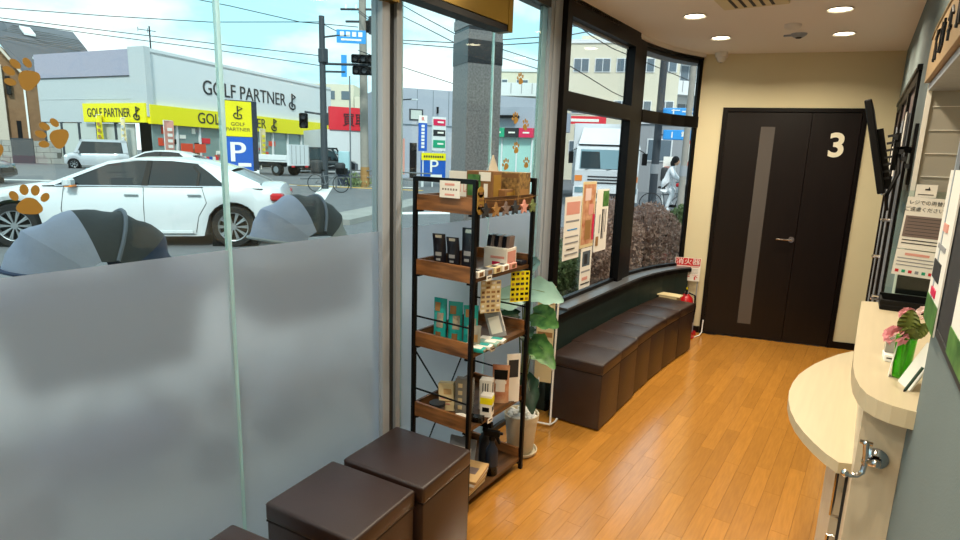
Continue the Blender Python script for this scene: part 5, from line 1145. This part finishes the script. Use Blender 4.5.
# control cabinet
t = T('control_cabinet', 'pale blue roadside cabinet on dark base right of the bicycle', 'cabinet', (-20.47, 18.68, G)); b('windscreen_light').rbox((0, 0, 1.12), (.5, .5, .9), .03, 1, rz=.7).build('cabinet', t); b('navy_edge').rbox((0, 0, .33), (.6, .6, .66), .03, 1, rz=.7).build('base', t)
for k, (x, y) in enumerate(((-19.9, 18.9), (-18.9, 19.6))):
    t = T('road_shrub', 'low dark roadside shrub at foot of the concrete pole' if k == 0 else 'low dark roadside shrub left of the silver post', 'bush', (x, y, G)); bb = b('hedge_green'); q = random.Random(k)
    for i in range(500):
        p = Vector((q.gauss(0, .25), q.gauss(0, .25), abs(q.gauss(.2, .18)))); e = Euler((q.random()*3, q.random()*3, 0)).to_matrix(); bb._f([bb.bm.verts.new(p+e @ Vector(c)*.06) for c in ((-1, 0, 0), (0, -.5, 0), (1, 0, 0), (0, .5, 0))])
    tag(bb.build('foliage', t), None, None, kind='stuff'); b('twig').tube([(0, 0, 0), (0, 0, .3)], .02, 5).build('stem', t)
# bicycle
def bicycle(name, label, pos, rz, with_bag=True):
    t = T(name, label, 'bicycle', pos, rz)
    for x in (-.52, .52):
        wh = b('black').lathe([(.315, -.018), (.335, -.01), (.335, .01), (.315, .018), (.31, 0), (.315, -.018)], (x, 0, .335), 28, ax=(0, 1, 0)).build('wheel', t, smooth=True); bb = b('bike_silver')
        for k in range(12): a = k*PI/6; bb.cyl((x, 0, .335), (x+.31*math.cos(a), 0, .335+.31*math.sin(a)), .003, n=3, caps=False)
        bb.build('spokes', wh)
    b('bike_silver').tube([(-.52, 0, .335), (-.1, 0, .30), (.36, 0, .72), (.52, 0, .335)], .018, 6).tube([(-.1, 0, .30), (-.22, 0, .80)], .018, 6).tube([(-.2, 0, .62), (.37, 0, .70)], .018, 6).tube([(-.52, 0, .335), (-.2, 0, .65)], .012, 6).tube([(.36, 0, .72), (.33, 0, .98)], .015, 6).build('frame', t)
    b('black').box((-.24, 0, .84), (.24, .15, .06), taper=.7).build('saddle', t); b('bike_silver').tube([(.15, -.27, 1.0), (.33, -.2, 1.02), (.33, .2, 1.02), (.15, .27, 1.0)], .013, 6).build('handlebar', t); b('black').box((.56, 0, .82), (.30, .34, .24), taper=1.15).build('basket', t)
    if with_bag: b('dark_grey').rbox((-.45, 0, .95), (.42, .36, .50), .1, 3).build('child_seat', t, smooth=True); b('dark_grey').rbox((.50, 0, 1.0), (.34, .36, .30), .1, 3).build('basket_cover', t, smooth=True)
    return t
bicycle('bicycle', 'parked bicycle with dark covers below the signal pole', (-17.7, 15.3, G), math.radians(25))

# ------------------------------------------------------------------ red sign shop right of the hall
rs = T('red_sign_shop', 'white low building with wide red sign and dark letters', 'building', (0, 0, G)); rA, rB = Vector((-34.0, 29.6)), Vector((-29.5, 38.5)); rdv, rn = facade_frame(rA, rB); rl = (rB-rA).length
wallq(b('gp_white'), rA, rdv, rn, -.6, rl, G, 3.05, -6, 0).build('wall', rs); rp = wallq(b('sign_red'), rA, rdv, rn, 0, rl, 3.05, 4.70, -.3, .1).build('red_panel', rs)
bb = b('ink').text('買取専門店', 1.0, frame(T3(rA, rdv, rn, 3.3, .12, 3.75), xdir(rdv, rn)), .02, sx=.95); bb.build('lettering', rp)
wallq(b('apt_window'), rA, rdv, rn, 3.6, 4.4, .9, 2.0, 0, .04).build('window', rs)
for (x, y, w, z, l) in ((-60, 52, 8, 9.5, 'left'), (-52, 56, 9, 8.0, 'right')):
    t = T('far_building', 'pale distant block rising behind the red sign, '+l+' one', 'building', (x, y, G), .6); b('apt_beige').b2((-w/2, -3, 0), (w/2, 3, z)).build('wall', t)
    for i in range(4):
        for j in range(3): b('brick_brown' if j == 2 else 'apt_window').b2((-w/2+.8+i*1.9, -3.05, z-1.8-j*2.4), (-w/2+1.9+i*1.9, -2.98, z-.8-j*2.4)).build('window', t)

# lilac grey building seen through second pane
lb = T('grey_hall', 'lilac grey panelled building with small square window behind parking boards', 'building', (0, 0, G)); lA, lB = Vector((-26.2, 27.2)), Vector((-20.0, 36.5)); ld, ln = facade_frame(lA, lB); ll = (lB-lA).length
wallq(b('lilac_wall'), lA, ld, ln, 0, ll-3.6, G, 5.55, -7, 0).build('wall', lb); wallq(b('lilac_wall'), lA, ld, ln, ll-3.6, ll+1.2, 3.2, 5.45, -7, .3).build('wall', lb)
for k in range(1, 12): wallq(b('apt_window'), lA, ld, ln, k*1.05, k*1.05+.03, 3.4, 5.5, 0, .012).build('panel_joint', lb)
wallq(b('apt_window'), lA, ld, ln, 0, ll-3.6, 3.30, 3.36, 0, .05).build('string_course', lb)
wf = wallq(b('pole_steel'), lA, ld, ln, 1.6, 2.5, 3.6, 4.3, 0, .05).build('window', lb); wallq(b('curtain'), lA, ld, ln, 1.7, 2.4, 3.68, 4.22, .05, .06).build('pane', wf)
wallq(b('black'), lA, ld, ln, 1.65, 2.1, G, 2.2, 0, .05).build('doorway', lb); wallq(b('black'), lA, ld, ln, 3.4, 3.5, 4.1, 4.5, 0, .15).build('wall_lamp', lb)
gs = T('glass_shop', 'teal glazed shopfront under green black and red sign panels', 'shop', (0, 0, G)); qA, qB = Vector((-15.2, 20.9)), Vector((-11.6, 21.9)); qd, qn = facade_frame(qA, qB); ql = (qB-qA).length
wallq(b('lilac_wall'), qA, qd, qn, 0, ql, 2.75, 3.6, -4, 0).build('upper_wall', gs); wallq(b('black'), qA, qd, qn, -.2, ql*.62, 3.15, 3.25, 0, .35).build('canopy', gs)
for k, (mm) in enumerate(('green', 'ink', 'magenta')):
    pn_ = wallq(b(mm), qA, qd, qn, 1.15+.62*k, 1.15+.62*(k+1)-.02, 2.36, 2.74, .0, .25).build('sign_panel', gs); wallq(b('paper'), qA, qd, qn, 1.32+.62*k, 1.60+.62*k, 2.52, 2.58, .25, .26).build('lettering', pn_)
for k in range(5): 
    wallq(b('shop_teal'), qA, qd, qn, .3+.66*k, .9+.66*k, .1, 2.36, -.1, -.05).build('window', gs); wallq(b('apt_white'), qA, qd, qn, .9+.66*k, .96+.66*k, G, 2.36, -.1, .0).build('mullion', gs)
# parking boards
def board(name, label, Ab, Bb, z0, z1, mm, posts=True, cat='sign'):
    Ab, Bb = Vector(Ab), Vector(Bb); d_, n_ = facade_frame(Ab, Bb); t = T(name, label, cat, (0, 0, G)); p = wallq(b(mm), Ab, d_, n_, 0, (Bb-Ab).length, z0, z1, -.08, 0).build('panel', t)
    if posts:
        for s in (.08, (Bb-Ab).length-.08): q_ = Ab+d_*s; b('apt_white').tube([(q_.x-.0-n_.x*.1, q_.y-n_.y*.1, 0), (q_.x-n_.x*.1, q_.y-n_.y*.1, z0+.1)], .04, 6).build('post', t)
    return t, p, d_, n_
t, p, d_, n_ = board('parking_board', 'blue parking board with white P and yellow top strip', (-18.34, 21.56), (-17.79, 22.74), .35, 1.60, 'blue'); Lb = 1.30; Ab = Vector((-18.34, 21.56))
wallq(b('yellow'), Ab, d_, n_, 0, Lb, 1.26, 1.60, 0, .02).build('yellow_strip', t); bb = b('ink')
for k in range(9): wallq(bb, Ab, d_, n_, .12+.12*k, .20+.12*k, 1.38, 1.48, .02, .025)
bb.build('lettering', t); bb = b('paper').text('P', .85, frame(T3(Ab, d_, n_, Lb*.5, .02, .95), xdir(d_, n_)), .01, sx=1.2); wallq(bb, Ab, d_, n_, .5, 1.1, .45, .58, 0, .02); bb.build('lettering', t)
t, p, d_, n_ = board('vertical_board', 'narrow tall blue board with red and white cap beside parking board', (-18.42, 21.45), (-18.20, 21.80), 1.68, 2.98, 'blue', False)
A2 = Vector((-18.42, 21.45)); wallq(b('paper'), A2, d_, n_, 0, .41, 2.98, 3.32, -.08, 0).build('cap_panel', t); bb = b('sign_red').text('R', .26, frame(T3(A2, d_, n_, .2, .01, 3.15), xdir(d_, n_)), .005); bb.build('lettering', t); bb = b('paper')
for k in range(7): wallq(bb, A2, d_, n_, .13, .28, 1.82+.16*k, 1.93+.16*k, 0, .012)
bb.build('lettering', t); b('apt_white').tube([(-18.33, 21.66, 0), (-18.33, 21.66, 1.7)], .05, 6).build('post', t)
t, p, d_, n_ = board('shop_board', 'white board with red black and green panels above parking board', (-18.12, 22.1), (-17.82, 22.75), 1.72, 3.30, 'apt_white'); A3 = Vector((-18.12, 22.1))
for mm, z0, z1 in (('magenta', 2.90, 3.20), ('ink', 2.42, 2.70), ('green', 1.86, 2.22)): pp = wallq(b(mm), A3, d_, n_, .04, .68, z0, z1, 0, .02).build('colour_panel', t); wallq(b('paper'), A3, d_, n_, .26, .58, (z0+z1)/2-.03, (z0+z1)/2+.05, .02, .03).build('lettering', pp)
for (x, y, l) in ((-20.6, 22.6, 'left'), (-16.9, 23.4, 'right')):
    t = T('banner_flag', 'thin pale banner flag '+l+' of the parking board', 'banner', (x, y, G)); b('salmon' if l == 'left' else 'cream_paper').b2((0, 0, .5), (.25, .03, 2.3)).build('cloth', t); b('white').tube([(0, 0, 0), (0, 0, 2.4)], .02).build('pole', t)
t = T('street_lamp', 'thin bent lamp post left of the square window', 'lamp post', (-20.4, 22.0, G)); b('pole_steel').tube([(0, 0, 0), (0, 0, 3.9), (.15, .2, 4.15), (.6, .5, 4.2)], .035, 6).build('mast', t); b('gp_white').box((.7, .55, 4.18), (.35, .15, .06)).build('lamp_head', t)

# ------------------------------------------------------------------ apartment blocks
def block(name, label, az, dist, w, dp, h, wall_m, rz_deg=None, rows=4, cols=5, balc=False, z0w=1.5, wsz=(1.1, 1.0), pent=None, shift=0):
    p = pol(az, dist); t = T(name, label, 'building', (p[0], p[1], G), math.radians(-az if rz_deg is None else rz_deg))
    b(wall_m).b2((-w/2, 0, 0), (w/2, dp, h)).build('wall', t); b('apt_white').b2((-w/2-.1, -.1, h), (w/2+.1, dp+.1, h+.25)).build('parapet', t)
    fh = (h-1.0)/rows
    for j in range(rows):
        zc = .8+fh*(j+.55)
        for i in range(cols):
            xc = -w/2+w*(i+.5)/cols+shift
            f_ = b('apt_white').b2((xc-wsz[0]/2-.06, -.06, zc-wsz[1]/2-.06), (xc+wsz[0]/2+.06, .02, zc+wsz[1]/2+.06)).build('window', t)
            b('apt_window').b2((xc-wsz[0]/2, -.08, zc-wsz[1]/2), (xc-.03, -.055, zc+wsz[1]/2)).b2((xc+.03, -.08, zc-wsz[1]/2), (xc+wsz[0]/2, -.055, zc+wsz[1]/2)).build('pane', f_)
        if balc:
            bl_ = b('apt_white').b2((-w/2, -1.3, .8+fh*j), (w/2, 0, .8+fh*j+.18)).b2((-w/2, -1.3, .8+fh*j+.18), (w/2, -1.22, .8+fh*j+1.15)).build('balcony', t)
            bb = b('label_grey')
            for i in range(cols*2+1): xx = -w/2+w*i/(cols*2); bb.b2((xx-.03, -1.33, .8+fh*j+.2), (xx+.03, -1.29, .8+fh*j+1.1))
            bb.build('balcony_joint', bl_)
    if pent: b(wall_m).b2((pent[0], 1, h), (pent[1], 5, h+pent[2])).build('penthouse', t)
    return t
block('apartment_block', 'beige apartment block with ribbon windows right of the granite pillar', -29.0, 56, 9.5, 8, 9.2, 'apt_beige', rows=4, cols=5, wsz=(1.0, .8), pent=(.5, 4.5, 1.6), balc=True)
block('apartment_block', 'cream apartment block with paired windows above the white lorry', -22.6, 44, 9, 8, 9.6, 'apt_beige', rows=3, cols=6, wsz=(1.0, .85), pent=(-2.4, .2, .7), rz_deg=22)
block('balcony_block', 'white apartment block with long balconies in the curved pane', -14.9, 57, 11, 6, 13.8, 'apt_white', rows=4, cols=4, balc=True, rz_deg=52, wsz=(1.6, 1.6))
block('grey_warehouse', 'pale grey warehouse wall behind the cyclist', -15.6, 31, 5, 5, 3.4, 'label_grey', rows=1, cols=2)
t, p, d_, n_ = board('red_fascia', 'long red shop fascia seen beneath window transom', (-18.6, 34.6), (-15.3, 36.2), 3.75, 4.25, 'sign_red', cat='sign'); wallq(b('paper'), Vector((-18.6, 34.6)), d_, n_, .3, 3.2, 3.9, 4.08, 0, .02).build('lettering', t)
# street poles, road signs seen in curved pane
for k, (x, y, l, r) in enumerate(((-6.1, 18.6, 'left', .10), (-4.75, 17.0, 'right', .075))):
    t = T('steel_pole', 'grey steel pole behind the curved pane, '+l+' of the pair', 'pole', (x, y, G)); b('pole_steel' if k == 0 else 'pole_concrete').cyl((0, 0, 0), (0, 0, 7.5), r*1.3, r, 12).build('mast', t, smooth=True); b('label_grey').cyl((0, 0, 1.2), (0, 0, 1.5), r*1.4, n=12).build('band', t)
def roadsign(label, c, w, h_, pole_to, extra):
    t = T('road_sign', label, 'road sign', (c[0], c[1], c[2])); R_s = Matrix.Rotation(math.radians(17), 3, 'Z')
    pn_ = b('blue_sign').rbox((0, 0, 0), (w, .05, h_), .02, 1, R=R_s).build('panel', t); bb = b('paper')
    for q in extra: bb.box(tuple(R_s @ Vector((q[0]*w, -.03, q[1]*h_))), (q[2]*w, .01, q[3]*h_), R=R_s)
    bb.build('print', pn_); b('pole_steel').box((0, .06, 0), (w*1.45, .04, .04), R=R_s).build('bracket', t); return t
roadsign('wide blue direction sign just above the transom in curved pane', (-5.3, 18.43, 3.00), 1.23, .36, 0, [(-.25, .1, .03, .6), (-.2, .3, .2, .08), (.2, -.1, .25, .15), (.1, .2, .3, .1)])
roadsign('smaller blue sign with white arrow just below the transom in curved pane', (-5.42, 18.43, 2.38), .88, .30, 0, [(-.2, 0, .04, .6), (.15, .1, .06, .5), (.2, .2, .2, .1)])
t, p, d_, n_ = board('red_white_board', 'white board with red marks behind the cyclist', (-6.9, 21.95), (-6.45, 22.1), 1.0, 1.75, 'paper'); wallq(b('salmon'), Vector((-6.9, 21.95)), d_, n_, .05, .42, 1.1, 1.4, 0, .02).build('print', t)
t, p, d_, n_ = board('orange_board', 'tall orange red banner board at right of the curved pane', (-6.0, 21.2), (-5.6, 21.3), 1.3, 2.5, 'orange_red'); wallq(b('paper'), Vector((-6.0, 21.2)), d_, n_, .08, .32, 1.6, 2.2, 0, .02).build('print', t)

# overhead wires
W_ALL = {'w1':[(-28.97, 7.8, 6.4), (-25.56, 11.43, 6.4), (-22.21, 13.52, 6.27), (-19.2, 16.48, 6.56)], 'w2':[(-28.98, 7.77, 6.12), (-25.58, 11.39, 5.85), (-22.23, 13.49, 5.5), (-19.21, 16.46, 5.27)], 'w3':[(-29.94, 8.02, 6.16), (-26.5, 11.79, 5.81), (-23.09, 13.99, 5.42), (-19.22, 16.46, 4.89)],
'w4':[(-24.05, 12.27, 7.35), (-21.81, 14.15, 6.94), (-19.91, 15.93, 6.52), (-19.51, 18.66, 6.8)], 'w5':[(-19.2, 16.48, 6.48), (-19.52, 18.66, 6.19)], 'w6':[(-19.51, 18.67, 7.49), (-16.21, 17.7, 5.85), (-13.3, 17.52, 5.5), (-9.0, 17.86, 5.47), (-6.32, 16.85, 5.42)],
'w7':[(-19.51, 18.67, 7.41), (-16.21, 17.7, 5.74), (-13.3, 17.53, 5.33), (-9.61, 17.54, 5.25)], 'w8':[(-16.63, 17.31, 7.44), (-14.34, 16.69, 6.37), (-12.1, 15.93, 5.39), (-11.98, 21.95, 5.31)], 'w9':[(-16.63, 17.31, 6.98), (-14.33, 16.69, 6.04), (-12.09, 15.93, 5.11), (-11.96, 21.95, 5.0)],
'w10':[(-19.52, 18.66, 5.86), (-16.82, 18.5, 5.0), (-14.48, 19.14, 4.28)], 'w11':[(-8.39, 15.92, 5.76), (-8.43, 18.14, 5.47), (-8.55, 20.27, 5.42), (-7.73, 28.99, 5.11)], 'w12':[(-8.37, 15.94, 5.35), (-8.44, 18.13, 5.71), (-7.73, 20.6, 6.33)], 'w13':[(-8.32, 15.96, 4.39), (-8.35, 18.17, 4.15), (-8.44, 20.31, 3.94), (-8.19, 22.56, 3.68)], 'w14':[(-7.39, 16.41, 6.08), (-7.03, 18.72, 5.9), (-6.53, 24.13, 5.45)]}
WL = ['topmost overhead wire from left photo edge to the signal pole', 'second overhead wire crossing above the white shop hall', 'lowest overhead wire crossing above the white shop hall', 'overhead wire dipping from photo top to the utility pole', 'short wire between the signal pole and utility pole',
      'upper long wire passing behind the granite pillar', 'lower long wire passing behind the granite pillar', 'steep wire descending toward the granite pillar, upper one', 'steep wire descending toward the granite pillar, lower one', 'wire sloping down across grey hall roof', 'steep wire in the upper dark framed pane', 'rising wire at top left of the upper dark framed pane', 'sagging wire across the cream apartment block', 'wire across upper part of the curved pane']
for (k, pts), l in zip(W_ALL.items(), WL): tag(b('wire').tube(pts, .016, 5).build('overhead_wire'), l, 'wire', 'overhead wires')

# ------------------------------------------------------------------ cyclist: one continuous body
def skin_body(name, verts, edges, radii, m_, parent, sub=2):
    me = bpy.data.meshes.new(name); me.from_pydata(verts, edges, []); o = bpy.data.objects.new(name, me); C.objects.link(o); o.parent = parent
    sk = o.modifiers.new('skin', 'SKIN'); sk.use_smooth_shade = True
    lay = me.skin_vertices[0].data
    for i, r in enumerate(radii): lay[i].radius = (r, r)
    lay[0].use_root = True
    o.modifiers.new('sub', 'SUBSURF').levels = 1; o.modifiers['sub'].render_levels = sub
    me.materials.append(MATS[m_]); return o
cy = bicycle('bicycle', 'bicycle ridden by the person in pale jacket', (-5.2, 17.4, G), math.radians(15), False)
pe = T('person', 'person with dark hair in pale padded jacket riding a bicycle', 'person', (-5.2, 17.4, G), math.radians(15))
V = [(-.22, 0, .92), (-.12, 0, 1.12), (-.02, 0, 1.32), (.02, 0, 1.42), (.06, 0, 1.50), (-.01, .19, 1.36), (.14, .24, 1.14), (.32, .20, 1.05), (-.01, -.19, 1.36), (.14, -.24, 1.14), (.32, -.20, 1.05),
     (-.18, .10, .88), (.12, .12, .78), (.02, .12, .40), (.10, .12, .34), (-.18, -.10, .88), (.10, -.12, .70), (-.06, -.12, .24), (.04, -.12, .18)]
Ed = [(0, 1), (1, 2), (2, 3), (3, 4), (2, 5), (5, 6), (6, 7), (2, 8), (8, 9), (9, 10), (0, 11), (11, 12), (12, 13), (13, 14), (0, 15), (15, 16), (16, 17), (17, 18)]
Ra = [.15, .155, .16, .075, .06, .085, .065, .04, .085, .065, .04, .11, .085, .055, .045, .11, .085, .055, .045]
skin_body('body', V, Ed, Ra, 'jacket', pe)
hd2 = b('skin').sphere((.10, 0, 1.61), .10, 16, (1, .82, 1.18)).sphere((.20, 0, 1.60), .018, 6).build('head', pe, smooth=True)
b('hair').sphere((.08, 0, 1.64), .112, 14, (1.0, .9, 1.1)).sphere((.02, 0, 1.55), .09, 10, (.9, .9, 1.2)).build('hair', pe, smooth=True)
b('black').sphere((.193, .035, 1.625), .012, 6).sphere((.193, -.035, 1.625), .012, 6).build('eyes', hd2)
for sg in (-1, 1):
    bb = b('skin').sphere((.33, sg*.20, 1.045), .035, 8, (1.2, .8, .7))
    for k in range(4): bb.tube([(.345, sg*.20-.024+.016*k, 1.05), (.375, sg*.20-.026+.017*k, 1.04), (.37, sg*.20-.026+.017*k, 1.015)], .008, 5)
    bb.tube([(.32, sg*.20-sg*.03, 1.045), (.335, sg*.20-sg*.045, 1.025)], .009, 5); bb.build('hand', pe, smooth=True)
    b('black').rbox((.13, sg*.12, .30 if sg > 0 else .14), (.26, .09, .08), .03, 2).build('shoe', pe, smooth=True)
b('dark_grey').rbox((-.20, 0, 1.22), (.20, .30, .42), .07, 3).build('backpack', pe, smooth=True)
